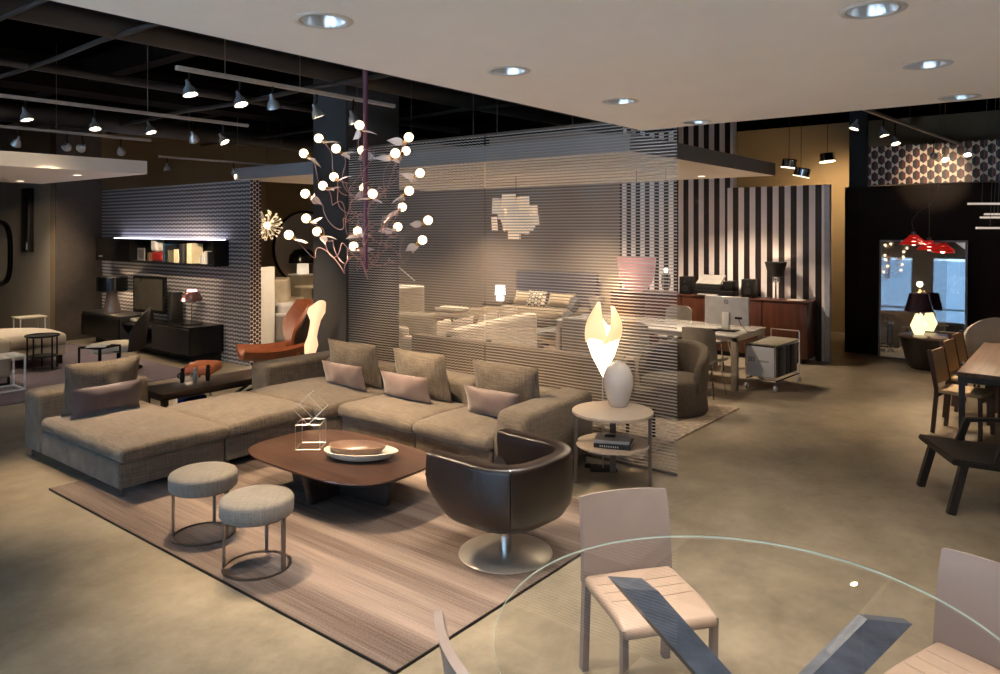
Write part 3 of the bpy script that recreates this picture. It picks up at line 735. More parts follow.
# ------------------------------------------------------------------ left bay: television wall
def wallbox(t, name, x0, x1, y0, y1, z0, z1, m, bev=.004):
    bm = BM(); box(bm, x0, x1, y0, y1, z0, z1, bev); return obj(name, bm, m, t, t.location, smooth=0)
t = thing('wall_shelf', 'long black wall shelf with closed left end and light strip on patterned wall', 'shelf', (6.55, 13.0, 1.55))
wallbox(t, 'cabinet_box', 6.40, 6.70, 13.62, 15.0, 1.55, 1.97, BLACK); wallbox(t, 'door', 6.385, 6.40, 13.63, 14.99, 1.555, 1.965, BLACKG)
wallbox(t, 'bottom_board', 6.42, 6.70, 10.93, 13.62, 1.55, 1.585, BLACK); wallbox(t, 'back_panel', 6.67, 6.70, 10.93, 13.62, 1.585, 1.95, BLACK)
wallbox(t, 'end_panel', 6.42, 6.70, 10.90, 10.93, 1.55, 1.97, BLACK); wallbox(t, 'top_board', 6.42, 6.70, 10.93, 13.62, 1.95, 1.97, BLACK)
wallbox(t, 'light_strip', 6.55, 6.66, 10.93, 14.6, 1.971, 1.985, emis('cool_strip', (.80, .80, 1.), 4.))
bm = BM(); box(bm, 6.380, 6.385, 14.7, 14.85, 1.62, 1.65); obj('handle', bm, STEEL, t, t.location, smooth=0)
def shelf_item(name, label, cat, y, w, d, h, m, group=None, x=6.52, z=1.585):
    if cat == 'book':
        t = thing(name, label, cat, (x, y, z), 0, group)
        bm = BM(); box(bm, -d/2, d/2, -w/2, -w/2+.004, 0, h); box(bm, -d/2, d/2, w/2-.004, w/2, 0, h); box(bm, -d/2, -d/2+.004, -w/2+.004, w/2-.004, 0, h); obj('cover', bm, m, t, smooth=0)
        bm = BM(); box(bm, -d/2+.004, d/2-.005, -w/2+.004, w/2-.004, .003, h-.004); obj('pages', bm, mat('paper', (.62, .60, .56), .8), t, smooth=0)
    else:
        bm = BM(); rbox(bm, (0, 0, h/2), (d, w, h), min(w, d)*.3, m=3); t = obj(name, bm, m); t.location = (x, y, z); tag(t, label, cat, group)
    return t
SB = 'books on the black wall shelf'
t = thing('picture_frame', 'small square grey picture frame at the left of the open shelf', 'frame', (6.52, 13.45, 1.585))
bm = BM()
for a in ((-.13, .13, 0, .03), (-.13, .13, .19, .22), (-.13, -.10, .03, .19), (.10, .13, .03, .19)): box(bm, -.01, .01, *a)
obj('frame_border', bm, mat('grey_frame', (.25, .25, .25), .4), t, smooth=0)
bm = BM(); box(bm, -.004, .004, -.10, .10, .03, .19); obj('photograph', bm, mat('dim_photo', (.10, .09, .09), .3, var=.9, scale=25), t, smooth=0)
RED = mat('red_card', (.26, .015, .012), .4); IVORY = mat('ivory_cover', (.58, .50, .33), .6); INK = mat('ink_blue_cover', (.02, .09, .15), .4)
shelf_item('storage_box', 'dark red box on the shelf under the white canister', 'box', 12.72, .40, .2, .17, RED)
shelf_item('canister', 'white rounded canister standing on the dark red box', 'canister', 12.86, .22, .16, .22, mat('white_can', (.66, .62, .58), .4), z=1.755)
shelf_item('book', 'small brown book left of the red box', 'book', 13.02, .06, .18, .15, mat('brown_cover', (.16, .09, .05), .6), SB)
for i, (y, w, h, m, lab) in enumerate([(12.45, .05, .31, INK, 'tall blue book on the shelf right of the red box'), (12.38, .06, .29, COV1, 'tall black book just right of the blue one'), (12.30, .05, .20, mat('olive_cover', (.10, .09, .06), .6), 'short olive book right of the tall black one'),
        (12.08, .07, .22, IVORY, 'first short ivory book left of the black volumes'), (11.99, .07, .22, IVORY, 'second short ivory book left of the black volumes'),
        (11.90, .08, .32, COV1, 'black volume right of the short ivory books'), (11.81, .07, .32, mat('charcoal_cover', (.05, .045, .04), .6), 'charcoal volume in the middle of the dark group'), (11.73, .07, .31, COV1, 'black volume against the tall cream book'),
        (11.62, .15, .33, IVORY, 'thick tall cream book on the shelf'), (11.28, .03, .14, COV2, 'thin grey book near the right end of the shelf'), (11.20, .03, .19, mat('grey_white_cover', (.5, .48, .46), .6), 'slim white book near the right end of the shelf'),
        (11.15, .03, .21, mat('grey_white_cover', (.5, .48, .46), .6), 'taller slim white book beside the slim white one'), (11.05, .03, .20, COV1, 'thin black book near the right end of the shelf')]):
    shelf_item('book', lab, 'book', y, w, .2, h, m, SB)
# low media unit
t = thing('media_unit', 'long low dark media unit of two boxes below the television', 'cabinet', (6.4, 13.0, 0))
wallbox(t, 'cabinet_box', 6.12, 6.68, 13.4, 14.95, .16, .60, DGREY); wallbox(t, 'door', 6.10, 6.12, 13.41, 14.94, .165, .56, BLACKG)
wallbox(t, 'cabinet_box', 6.10, 6.68, 11.02, 12.20, .16, .60, BLACKG); wallbox(t, 'door', 6.08, 6.10, 11.03, 12.19, .165, .57, DGREY)
wallbox(t, 'bench_shelf', 6.14, 6.68, 12.20, 13.4, .16, .20, BLACK); wallbox(t, 'bench_shelf', 6.14, 6.68, 12.20, 13.4, .46, .50, BLACK)
wallbox(t, 'plinth', 6.35, 6.68, 11.1, 14.9, 0., .16, BLACK)
shelf_item('media_player', 'silver disc player under the television', 'player', 13.28, .18, .28, .07, STEEL, x=6.4, z=.50)
t = thing('television', 'flat black television on a stand on the media unit', 'television', (6.40, 12.90, .50), R(8))
bm = BM(); box(bm, -.03, .03, -.44, .44, .18, .82, .012); obj('casing', bm, BLACKG, t)
bm = BM(); box(bm, -.033, -.030, -.39, .39, .24, .78); obj('screen', bm, mat('dark_screen', (.05, .045, .035), .12, coat=.5), t, smooth=0)
bm = BM(); box(bm, -.02, .02, -.08, .08, .02, .2); box(bm, -.13, .13, -.28, .28, 0, .02, .006); obj('stand', bm, BLACK, t)
t = thing('speaker', 'narrow black speaker standing right of the television', 'speaker', (6.45, 12.10, .60))
bm = BM(); box(bm, -.10, .10, -.05, .05, 0, .48, .01); obj('cabinet_box', bm, BLACK, t); bm = BM(); box(bm, -.106, -.10, -.04, .04, .02, .46); obj('grille', bm, DGREY, t, smooth=0)
t = thing('table_lamp', 'black drum-shade table lamp at the left end of the media unit', 'lamp', (6.40, 14.33, .60))
bm = BM(); lathe(bm, [(0, 0), (.15, 0), (.145, .05), (.095, .36), (.09, .40), (0, .40)], seg=32); obj('lamp_base', bm, mat('smoked_base', (.10, .075, .07), .15, coat=.5), t)
bm = BM(); lathe(bm, [(.257, .40), (.265, .40), (.265, .65), (.257, .65), (.257, .40)], seg=40); obj('lamp_shade', bm, BLACKG, t)
bm = BM(); lathe(bm, [(0, .60), (.10, .60), (.10, .62), (0, .62)], seg=20); obj('bulb', bm, BULB, t)
t = thing('table_lamp', 'small red and smoke glass lamp on the right of media unit', 'lamp', (6.40, 11.50, .60))
bm = BM(); lathe(bm, [(0, 0), (.16, 0), (.16, .012), (0, .018)], seg=32); obj('lamp_base', bm, BLACKG, t)
bm = BM(); tube(bm, [(0, 0, .015), (0, 0, .42)], .008, 8); obj('stem', bm, CHROME, t)
bm = BM(); lathe(bm, [(.14, .37), (.165, .38), (.165, .42), (.125, .50), (.09, .53), (.08, .52), (.11, .49), (.15, .41), (.14, .37)], seg=32); obj('lamp_shade', bm, mat('smoked_rose_glass', (.04, .018, .02), .15, coat=.5), t)
bm = BM(); lathe(bm, [(0, .43), (.07, .44), (.09, .50), (.07, .56), (0, .565)], seg=24); obj('inner_shade', bm, emis('rose_glow', (1., .45, .5), 2.2), t)
# shell lounge chair with white cushion
t = thing('shell_lounge_chair', 'dark shell lounge chair with white cushion in front of the television wall', 'armchair', (5.30, 11.65, .012), R(150-90))
def shell(u, v):
    a = (u-.5)*PI*.86; s = 2*(u-.5)
    w = .38-.06*v; hgt = .30+v*(.62-.34*abs(s)**2.5); return (w*math.sin(a), -.10-.34*math.cos(a)*(.75+.25*v)+.0, hgt)
bm = BM(); sheet(bm, shell, 20, 12, .02); obj('shell', bm, mat('dark_shell', (.03, .022, .02), .45), t, smooth=60)
bm = BM(); rbox(bm, (0, .02, .33), (.58, .62, .10), .04, crown=.05, m=8); obj('seat_cushion', bm, CREAM, t, smooth=60)
bm = BM(); cyl(bm, (0, 0), .03, .012, .3); lathe(bm, [(0, 0), (.33, 0), (.33, .012), (0, .016)], seg=40); lathe(bm, [(0, .26), (.28, .29), (.3, .31), (0, .31)], seg=24); obj('base_plate', bm, BLACKG, t)
t = thing('side_table', 'small square black side table beside the shell lounge chair', 'side table', (4.72, 10.95, .012), R(20))
bm = BM(); box(bm, -.19, .19, -.19, .19, .47, .49, .004); obj('tabletop', bm, BLACKG, t)
for x in (-1, 1):
    for y in (-1, 1): bm = BM(); box(bm, x*.18-.01, x*.18+.01, y*.18-.01, y*.18+.01, 0, .47); obj('leg', bm, BLACK, t, smooth=0)
t = thing('magazine', 'open magazine lying on the small black side table', 'magazine', (4.72, 10.95, .503), R(50))
bm = BM(); sheet(bm, lambda u, v: ((u-.5)*.40, (v-.5)*.26, .004+.012*abs(math.sin((u-.5)*PI*2))), 16, 2, .004); obj('pages', bm, mat('paper', (.62, .60, .56), .8), t, smooth=60)
# white daybed with round dark table
t = thing('daybed', 'white upholstered daybed on mauve carpet at far left', 'daybed', (4.15, 13.25, .012))
def dp(n, c, s, r, cr, m=CREAM): bm = BM(); rbox(bm, c, s, r, crown=cr, m=8); obj(n, bm, m, t, smooth=60)
dp('base', (0, 0, .22), (1.7, .95, .16), .03, 0); dp('mattress', (0, 0, .39), (1.72, .97, .18), .06, .10)
for x in (-.75, .78):
    for y in (-.40, .40): bm = BM(); box(bm, x-.03, x+.03, y-.02, y+.02, 0, .15); obj('leg', bm, BLACK, t, smooth=0)
t = thing('sofa', 'beige sofa end cut by the left edge of the picture', 'sofa', (2.95, 12.05, .012))
def dp(n, c, s, r, cr, m=CREAMD): bm = BM(); rbox(bm, c, s, r, crown=cr, m=8); obj(n, bm, m, t, smooth=60)
dp('armrest', (.78, 0, .36), (.22, .95, .52), .06, 0); dp('seat_cushion', (0, -.05, .33), (1.36, .85, .26), .06, .03); dp('backrest', (0, .40, .45), (1.36, .2, .62), .07, 0)
bm = BM(); box(bm, .70, .88, -.42, -.39, 0, .03); box(bm, .70, .73, -.42, -.39, .03, .11); box(bm, .85, .88, -.42, -.39, .03, .11); obj('leg', bm, BLACK, t, smooth=0)
t = thing('side_table', 'round black tray table with five thin legs by the daybed', 'side table', (4.55, 12.50, .012))
bm = BM(); lathe(bm, [(0, .50), (.22, .50), (.235, .51), (.235, .53), (.225, .53), (.22, .515), (0, .515)], seg=40); obj('tabletop', bm, BLACK, t)
bm = BM(); lathe(bm, [(.19, 0), (.22, 0), (.22, .012), (.19, .012), (.19, 0)], seg=32); obj('floor_ring', bm, BRONZE, t)
bm = BM(); lathe(bm, [(.0, .20), (.20, .20), (.20, .215), (.0, .215)], seg=32); obj('shelf', bm, BLACK, t)
for k in range(5):
    a = 2*PI*k/5; bm = BM(); tube(bm, [(.205*math.cos(a), .205*math.sin(a), 0), (.205*math.cos(a), .205*math.sin(a), .505)], .012, 6); obj('leg', bm, BLACK, t)
for nm, lab, loc, s, h, top in (('side_table', 'small cream table with thin white legs behind the daybed', (5.30, 15.15, .012), (.40, .32), .52, mat('cream_top', (.62, .56, .42), .5)), ('wire_table', 'open white wire cube table at the left edge of the picture', (3.62, 11.30, .012), (.42, .40), .44, None)):
    t = thing(nm, lab, 'side table', loc, 0 if top else R(0)); a, b = s[0]/2, s[1]/2
    for x in (-a, a):
        for y in (-b, b): bm = BM(); box(bm, x-.01, x+.01, y-.01, y+.01, 0, h); obj('leg', bm, WHITE, t, smooth=0)
    if top: bm = BM(); box(bm, -a-.03, a+.03, -b-.03, b+.03, h, h+.03, .01); obj('tabletop', bm, top, t)
    else:
        bm = BM()
        for k in range(-5, 6): bar(bm, (k*.045-.03, -b, h), (k*.045+.03, b, h), .010, .012); 
        for k in range(-4, 5): bar(bm, (-a, k*.045-.02, h), (a, k*.045+.02, h), .008, .010)
        obj('lattice_top', bm, WHITE, t, smooth=0)
        bm = BM(); box(bm, -a, a, -b-.01, -b+.01, .0, .02); box(bm, -a, a, b-.01, b+.01, 0, .02); box(bm, -a-.01, -a+.01, -b, b, 0, .02); box(bm, a-.01, a+.01, -b, b, 0, .02)
        obj('base_frame', bm, WHITE, t, smooth=0); bm = BM(); box(bm, -a, a, -b-.01, -b+.01, h, h+.02); box(bm, -a, a, b-.01, b+.01, h, h+.02); box(bm, a-.01, a+.01, -b, b, h, h+.02); box(bm, -a-.01, -a+.01, -b, b, h, h+.02); obj('frame', bm, WHITE, t, smooth=0)

# dark oak bench table behind the chaise with three figurines
t = thing('low_table', 'long low dark oak table behind the chaise', 'table', (5.0, 8.02, 0))
bm = BM(); box(bm, -1.02, .62, -.27, .27, .34, .385, .004); obj('tabletop', bm, DKOAK, t)
bm = BM(); box(bm, -1.0, .58, -.22, .22, .30, .34); obj('apron', bm, DKOAK, t, smooth=0)
for x in (-.96, .54):
    for y in (-.2, .2): bm = BM(); box(bm, x-.03, x+.03, y-.03, y+.03, 0, .30); obj('leg', bm, DKOAK, t, smooth=0)
bm = BM(); bar(bm, (-.5, -.15, .02), (.4, .15, .28), .04, .02); bar(bm, (-.5, .15, .02), (.4, -.15, .28), .04, .02); obj('cross_brace', bm, BLACK, t, smooth=0)
o = BM(); rbox(o, (0, 0, .09), (.28, .2, .18), .03, m=4); o = obj('storage_bag', o, mat('deep_blue_fabric', (.03, .04, .16), .7)); o.location = (4.65, 8.35, 0); tag(o, 'small deep blue bag on the floor under the dark oak table', 'bag')
FG = 'figurines on the dark oak table'
for i, (x, y, h, m, lab, arms) in enumerate([(4.42, 8.15, .15, BLACK, 'black abstract figurine, leftmost on the dark oak table', 1), (4.52, 8.05, .16, STEEL, 'silver abstract figurine between two black ones', 1), (4.66, 8.02, .17, BLACK, 'plain black figurine, rightmost on the dark oak table', 0)]):
    t = thing('figurine', lab, 'figurine', (x, y, .385), R(-50), FG)
    bm = BM(); rbox(bm, (0, 0, h*.45), (.055, .045, h*.9), .02, m=3, fn=lambda v: Vector((v.x*(1-.25*abs(v.z)/.08), v.y, v.z))); obj('torso', bm, m, t)
    bm = BM(); rbox(bm, (.004, 0, h*.98), (.042, .04, .05), .018, m=2); obj('head', bm, m, t)
    if arms: bm = BM(); tube(bm, [(-.025, 0, h*.75), (-.055, 0, h*.6), (-.05, 0, h*.42), (-.024, 0, h*.35)], .008, 6); obj('arm', bm, m, t)

# cognac wing chair and footstool
t = thing('wing_chair', 'cognac leather wing chair with dark outer back, facing left behind the sofa', 'armchair', (6.38, 8.98, 0), R(160-90)); t.scale = (.92, 1.08, 1.04)
def wb(u, v):
    s = 2*(u-.5); w = (.30-.45*v if v < .25 else .1875+.50*(v-.25) if v < .65 else .3875-.10*(v-.65))
    wrap = .25*abs(s)**2.2*(.6+.6*math.sin(PI*v)); return (w*s, -.30+wrap-.12*v, .30+.78*v-.03*abs(s)**3*v)
bm = BM(); sheet(bm, wb, 18, 16, .05); obj('backrest', bm, ORANGE, t, smooth=60)
def wo(u, v):
    p = wb(u, v); return (p[0]*1.04, p[1]-.04, p[2])
bm = BM(); sheet(bm, wo, 18, 16, .02); obj('outer_back', bm, mat('grey_brown_back', (.09, .06, .055), .5), t, smooth=60)
def ws(u, v):
    s = 2*(u-.5); return (.30*s, -.30+.85*v, .34+.02*v+.20*abs(s)**2.5*(1-.35*v)-.05*math.sin(v*PI))
bm = BM(); sheet(bm, ws, 16, 14, .06); obj('seat', bm, ORANGE, t, smooth=60)
for a in (45, 135, 225, 315): bm = BM(); tube(bm, [(.1*math.cos(R(a)), .1*math.sin(R(a)), .30), (.28*math.cos(R(a)), .28*math.sin(R(a)), 0)], .014, 6); obj('leg', bm, BRONZE, t)
t = thing('footstool', 'cognac leather footstool beyond the dark oak table', 'footstool', (5.22, 9.10, 0), R(40))
bm = BM(); rbox(bm, (0, 0, .33), (.42, .38, .13), .055, crown=.02, m=8); obj('seat', bm, ORANGE, t, smooth=60)
for a in (45, 135, 225, 315): bm = BM(); tube(bm, [(.06*math.cos(R(a)), .06*math.sin(R(a)), .27), (.22*math.cos(R(a)), .22*math.sin(R(a)), 0)], .012, 6); obj('leg', bm, BRONZE, t)
# glowing sculpture lamp by the column
t = thing('sculpture_lamp', 'glowing twisted translucent sculpture lamp standing by the grey column', 'lamp', (5.96, 7.74, 0), R(-51.6))
bm = BM(); box(bm, -.13, .05, -.07, .07, 0, .56, .01); obj('plinth', bm, WHITE, t)
def tw(v, a):
    k = (v.z-.26)/.8; r_ = 1+.22*math.cos(2*a+6*k)+.10*math.cos(3*a-4*k)+.12*math.sin(9*k); return Vector((v.x*r_+.16*k-.05, v.y*.7*r_, v.z+(.10*math.cos(a+.9) if k > .85 else 0)))
bm = BM(); lathe(bm, [(0, .26), (.08, .27), (.10, .40), (.085, .52), (.11, .66), (.10, .78), (.13, .90), (.12, 1.0), (.10, .92), (0, .85)], seg=32, fn=tw); bmesh.ops.scale(bm, verts=bm.verts, vec=(.72, .6, .82)); shift(bm, (-.03, 0, .345)); obj('shade', bm, mat('warm_paper_glow', (.6, .42, .28), .5, var=.2, scale=6, emit=(1., .64, .36), estr=.75), t, smooth=60)
t = thing('display_panel', 'plain white upright display panel at the end of the patterned wall', 'panel', (7.83, 11.58, 0))
bm = BM(); box(bm, -.30, .17, -.05, .05, 0.02, 1.47, .004); obj('panel_board', bm, WALLW, t, smooth=0); bm = BM(); box(bm, -.28, .15, -.12, .12, 0, .02); obj('foot', bm, STEEL, t, smooth=0)
# round mirror, dome lamp, cream chairs, pale sofa seen past the wall
t = thing('round_mirror', 'large round mirror with thin black rim on the brown back wall', 'mirror', (11.6, 15.48, 1.68))
bm = BM(); lathe(bm, [(0, 0), (.90, 0), (.90, .02), (0, .02)], seg=64); turn(bm, 'X', R(90)); obj('mirror_glass', bm, MIRR, t, smooth=30)
bm = BM(); lathe(bm, [(.88, -.01), (.93, -.01), (.93, .04), (.88, .04), (.88, -.01)], seg=64); turn(bm, 'X', R(90)); obj('mirror_frame', bm, BLACKG, t, smooth=30)
t = thing('console_table', 'high beige console in front of the round mirror', 'console', (9.97, 13.35, 0))
bm = BM(); box(bm, -.2, .2, -.2, .2, .02, 1.15, .01); obj('cabinet_box', bm, mat('beige_lacquer', (.34, .28, .20), .6), t); bm = BM(); box(bm, -.22, .22, -.22, .22, 1.15, 1.18); obj('top', bm, WHITE, t, smooth=0)
t = thing('table_lamp', 'black dome lamp on a white stem in front of the round mirror', 'lamp', (9.97, 13.35, 1.18))
bm = BM(); lathe(bm, [(0, 0), (.13, 0), (.12, .22), (0, .22)], seg=24); obj('lamp_base', bm, mat('lit_white', (.8, .75, .66), .5, emit=(1, .8, .6), estr=.5), t)
bm = BM(); lathe(bm, [(.29, .24), (.30, .24), (.28, .40), (.18, .52), (0, .56), (0, .54), (.17, .50), (.26, .39), (.29, .24)], seg=32); obj('lamp_shade', bm, BLACKG, t)
def simple_chair(loc, rz, m, label, cat='chair', group=None, w=.46, back=.85, seat=.46, legm=None):
    t = thing('upholstered_chair', label, cat, loc, rz, group)
    bm = BM(); rbox(bm, (0, 0, seat-.04), (w, .46, .09), .035, m=5); obj('seat', bm, m, t, smooth=60)
    bm = BM(); rbox(bm, (0, -.23, (seat+back)/2-.02), (w*.96, .06, back-seat+.06), .028, m=6, fn=lambda v: Vector((v.x*(1-.15*max(0, v.z)), v.y+.06*(v.x/.2)**2-.15*max(0, v.z)*.5, v.z))); obj('backrest', bm, m, t, smooth=60)
    for x in (-1, 1):
        for y in (-1, 1): bm = BM(); tube(bm, [(x*w*.38, y*.18, seat-.08), (x*w*.44, y*.23, 0)], .014, 6); obj('leg', bm, legm or BRONZE, t)
    return t
BEI = mat('warm_cream', (.62, .52, .38), .8)
ch1 = simple_chair((8.95, 12.6, 0), R(-60), BEI, 'cream chair with open back beyond the patterned wall, left of another', group='cream chairs below the round mirror', back=1.15, seat=.72, w=.40)
dup(ch1, (9.45, 13.1, 0), R(-80), 'cream chair beyond the first one, nearer the grey column', 'cream chairs below the round mirror')
t = thing('dining_table', 'cream table between the chairs below the round mirror', 'table', (9.42, 12.25, 0))
bm = BM(); box(bm, -.3, .3, -.25, .25, .98, 1.01, .005); obj('tabletop', bm, BEI, t); bm = BM(); cyl(bm, (0, 0), .04, .02, .98); cyl(bm, (0, 0), .28, 0, .02); obj('pedestal', bm, BRONZE, t)
t = thing('sofa', 'pale grey sofa seen behind the cognac wing chair', 'sofa', (8.80, 11.2, 0), R(0))
PG = mat('pale_grey_fabric', (.45, .42, .40), .9)
def dp(n, c, s, r, cr, m=PG): bm = BM(); rbox(bm, c, s, r, crown=cr, m=8); obj(n, bm, m, t, smooth=60)
dp('base', (0, 0, .2), (1.5, .9, .22), .04, 0); dp('seat_cushion', (0, -.1, .38), (1.46, .7, .16), .05, .03); dp('backrest', (0, .36, .5), (1.5, .2, .6), .07, 0); dp('armrest', (-.7, 0, .38), (.18, .9, .5), .06, 0)
for x in (-.68, .68):
    for y in (-.38, .38): bm = BM(); cyl(bm, (x, y), .02, 0, .1, 8); obj('leg', bm, BLACK, t)
# dandelion pendant
t = thing('dandelion_pendant', 'round pendant of small curled glass petals, half behind the patterned wall', 'pendant light', (8.16, 12.0, 2.22))
bm = BM(); bmesh.ops.create_uvsphere(bm, u_segments=12, v_segments=8, radius=.06); obj('bulb', bm, WARMG, t)
PET = mat('lit_petal', (.75, .62, .45), .3, emit=(1., .75, .48), estr=.5)
for k in range(44):
    z = 1-2*(k+.5)/44; a = k*2.39996; rr = math.sqrt(1-z*z); d = Vector((rr*math.cos(a), rr*math.sin(a), z)); s = d.cross(Vector((.3, .2, 1))).normalized()
    bm = BM(); tube(bm, [d*.06, d*.17, d*.25, d*.28+s*.02, d*.27+s*.045, d*.24+s*.04], .008, 5, radii=[.003, .003, .005, .010, .012, .006]); obj('petal', bm, PET, t)
bm = BM(); tube(bm, [(0, 0, .06), (0, 0, CZ-2.26)], .004, 5); obj('cord', bm, BLACK, t)
for i in range(3):
    pass

# ------------------------------------------------------------------ rooms behind the mesh curtain
t = thing('sofa', 'long brown sofa seen from the back, close behind the curtain', 'sofa', (6.5, 4.9, 0))
BW = wood('brown_console_wood', (.07, .045, .03), (.17, .115, .075), (20, 2, 20), .5)
BRN = mat('brown_leather_back', (.135, .095, .065), .6, var=.2, scale=6)
bm = BM(); rbox(bm, (-.12, 0, .60), (.18, 2.9, .56), .03, m=8); obj('backrest', bm, BRN, t, smooth=60); bm = BM(); rbox(bm, (.25, 0, .42), (.6, 2.86, .2), .05, m=8); obj('seat_cushion', bm, BRN, t, smooth=60)
bm = BM(); box(bm, -.19, -.05, -1.44, 1.44, .88, .895, .003); obj('top_rail', bm, mat('tan_rail', (.28, .20, .14), .5), t, smooth=0)
for y in (-1.4, 0, 1.4):
    for x in (-.1, .45): bm = BM(); cyl(bm, (x, y), .018, 0, .34, 10); obj('leg', bm, BLACK, t)
for y in (-.38, .32, .92): bm = BM(); cyl(bm, (-.12, y), .035, .895, .915, 16, .006); obj('knob', bm, REDWOOD, t)
def dp(n, c, s, r, cr, m, wr=.004): bm = BM(); rbox(bm, c, s, r, crown=cr, m=8, wr=wr); obj(n, bm, m, t, smooth=60)
CRM = mat('ivory_linen', (.82, .70, .60), .9, bump=.2)
t = thing('sofa', 'large ivory sofa seen from behind through the curtain', 'sofa', (8.42, 7.18, 0), R(9))
dp('base', (0, 0, .22), (2.4, .95, .24), .04, 0, CRM); dp('backrest', (0, -.38, .46), (2.4, .2, .70), .06, .02, CRM); dp('armrest', (1.12, .05, .42), (.18, .8, .52), .06, 0, CRM); dp('armrest', (-1.12, .05, .42), (.18, .8, .52), .06, 0, CRM); dp('seat_cushion', (0, .1, .40), (2.0, .75, .16), .05, .04, CRM)
for x in (-1.1, 1.1):
    for y in (-.4, .4): bm = BM(); cyl(bm, (x, y), .02, 0, .11, 8); obj('leg', bm, BLACK, t)
for (yy, lab, m) in ((-.6, 'ivory cushion heaped on the left of the large ivory sofa', CRM), (.1, 'ivory cushion in the middle of the large ivory sofa', CRM), (.75, 'ivory cushion on the right end of the large ivory sofa', CRM)):
    o = obj('sofa_cushion', pillow_bm(.55, .42, .18, 12, .02, .05, yy*9), m, smooth=60); o.location = (8.42+yy*math.cos(R(9))+.02, 7.06+yy*math.sin(R(9)), .50); o.rotation_euler = (R(12), 0, R(9)); tag(o, lab, 'cushion', 'cushions on the ivory sofa')
t = thing('armchair', 'beige low armchair behind the curtain next to the column', 'armchair', (9.15, 9.0, 0), R(20))
dp('base', (0, 0, .165), (.8, .85, .33), .05, 0, CREAMD); dp('backrest', (-.3, 0, .48), (.2, .85, .56), .07, 0, CREAMD); dp('armrest', (.05, -.36, .38), (.7, .16, .4), .06, 0, CREAM); dp('armrest', (.05, .36, .38), (.7, .16, .4), .06, 0, CREAM); dp('seat_cushion', (.1, 0, .38), (.6, .56, .14), .05, .03, CREAMD)
t = thing('sofa', 'pale sofa end behind the curtain, left of the console', 'sofa', (7.95, 8.35, 0))
dp('backrest', (-.22, 0, .36), (.2, .9, .70), .06, 0, CREAM); dp('seat_cushion', (.2, 0, .28), (.65, .88, .3), .06, .03, CREAM)
t = thing('cabinet', 'white cube cabinet standing behind the curtain beside the column', 'cabinet', (10.2, 10.75, 0), R(0))
bm = BM(); box(bm, -.42, .42, -.42, .42, .40, 1.02, .006); obj('cabinet_box', bm, WHITE, t); bm = BM(); box(bm, -.40, .40, -.428, -.42, .42, 1.0); obj('door', bm, BEI, t, smooth=0); bm = BM(); box(bm, -.44, .44, -.44, .44, .0, .38, .01); obj('plinth', bm, CREAM, t)
t = thing('desk_lamp', 'thin white angled lamp on top of the white cube cabinet', 'lamp', (10.2, 10.75, 1.02))
bm = BM(); cyl(bm, (0, 0), .09, 0, .015); obj('lamp_base', bm, WHITE, t); bm = BM(); tube(bm, [(0, 0, .015), (0, 0, .36), (.05, -.05, .40), (.32, -.25, .02+.08)], .012, 6); obj('arm', bm, WHITE, t)
t = thing('pouf', 'dark olive pouf right of the white cube cabinet', 'pouf', (9.72, 9.925, 0))
dp('seat', (0, 0, .36), (.75, .75, .3), .09, .04, mat('olive_fabric', (.10, .09, .055), .9)); bm = BM(); cyl(bm, (0, 0), .3, 0, .22); obj('plinth', bm, BLACK, t)
# bed
t = thing('bed', 'double bed with tall mauve grey headboard behind the curtain', 'bed', (11.7, 8.60, 0))
dp('headboard', (1.0, .0, .74), (.12, 2.0, 1.08), .04, 0, mat('mauve_grey_headboard', (.10, .085, .10), .9), 0); dp('base', (0, 0, .24), (1.9, 1.8, .26), .03, 0, CREAMD); dp('mattress', (0, 0, .47), (1.9, 1.78, .22), .07, .02, mat('taupe_bedding', (.26, .20, .14), .9, bump=.3), .01)
dp('throw_blanket', (-.55, 0, .50), (.8, 1.84, .20), .08, .03, mat('brown_throw', (.20, .145, .095), .9, bump=.4), .015)
for x in (-.85, .85):
    for y in (-.8, .8): bm = BM(); cyl(bm, (x, y), .03, 0, .11, 8); obj('leg', bm, BLACK, t)
for i, (x, y, m, lab, w_, h_) in enumerate([(12.25, 9.1, mat('sand_pillowcase', (.50, .40, .27), .9), 'sand coloured bed pillow left of the patterned cushion', .62, .30), (12.25, 8.25, mat('sand_pillowcase', (.50, .40, .27), .9), 'sand coloured bed pillow right of the patterned cushion', .62, .30)]):
    o = obj('bed_pillow', pillow_bm(w_, h_, .2, 12, .01), m, smooth=60); o.location = (x+.05, y, .60); o.rotation_euler = (R(25), 0, R(90)); tag(o, lab, 'pillow', 'sand pillows on the bed')
o = obj('patterned_cushion', pillow_bm(.46, .34, .14, 14, .01), dots_mat('black_cream_check', 0, .075, .075, (.7, .6, .45), (.02, .018, .015)), smooth=60); o.location = (11.98, 8.62, .60); o.rotation_euler = (R(22), 0, R(90)); tag(o, 'black and cream patterned cushion in the middle of the bed', 'cushion')
t = thing('nightstand', 'low dark nightstand under the white bedside lamp', 'nightstand', (12.45, 9.90, 0))
bm = BM(); box(bm, -.25, .25, -.28, .28, .05, .62, .008); obj('cabinet_box', bm, BW, t); bm = BM(); box(bm, -.258, -.25, -.26, .26, .34, .60); obj('drawer', bm, BW, t, smooth=0); bm = BM(); box(bm, -.22, .22, -.25, .25, 0, .05); obj('plinth', bm, BLACK, t, smooth=0)
t = thing('table_lamp', 'glowing white table lamp on the nightstand left of the bed', 'lamp', (12.42, 9.84, .62)); t.scale = (.78, .78, .78)
WG = emis('white_lamp_glow', (1., .95, .92), 2.)
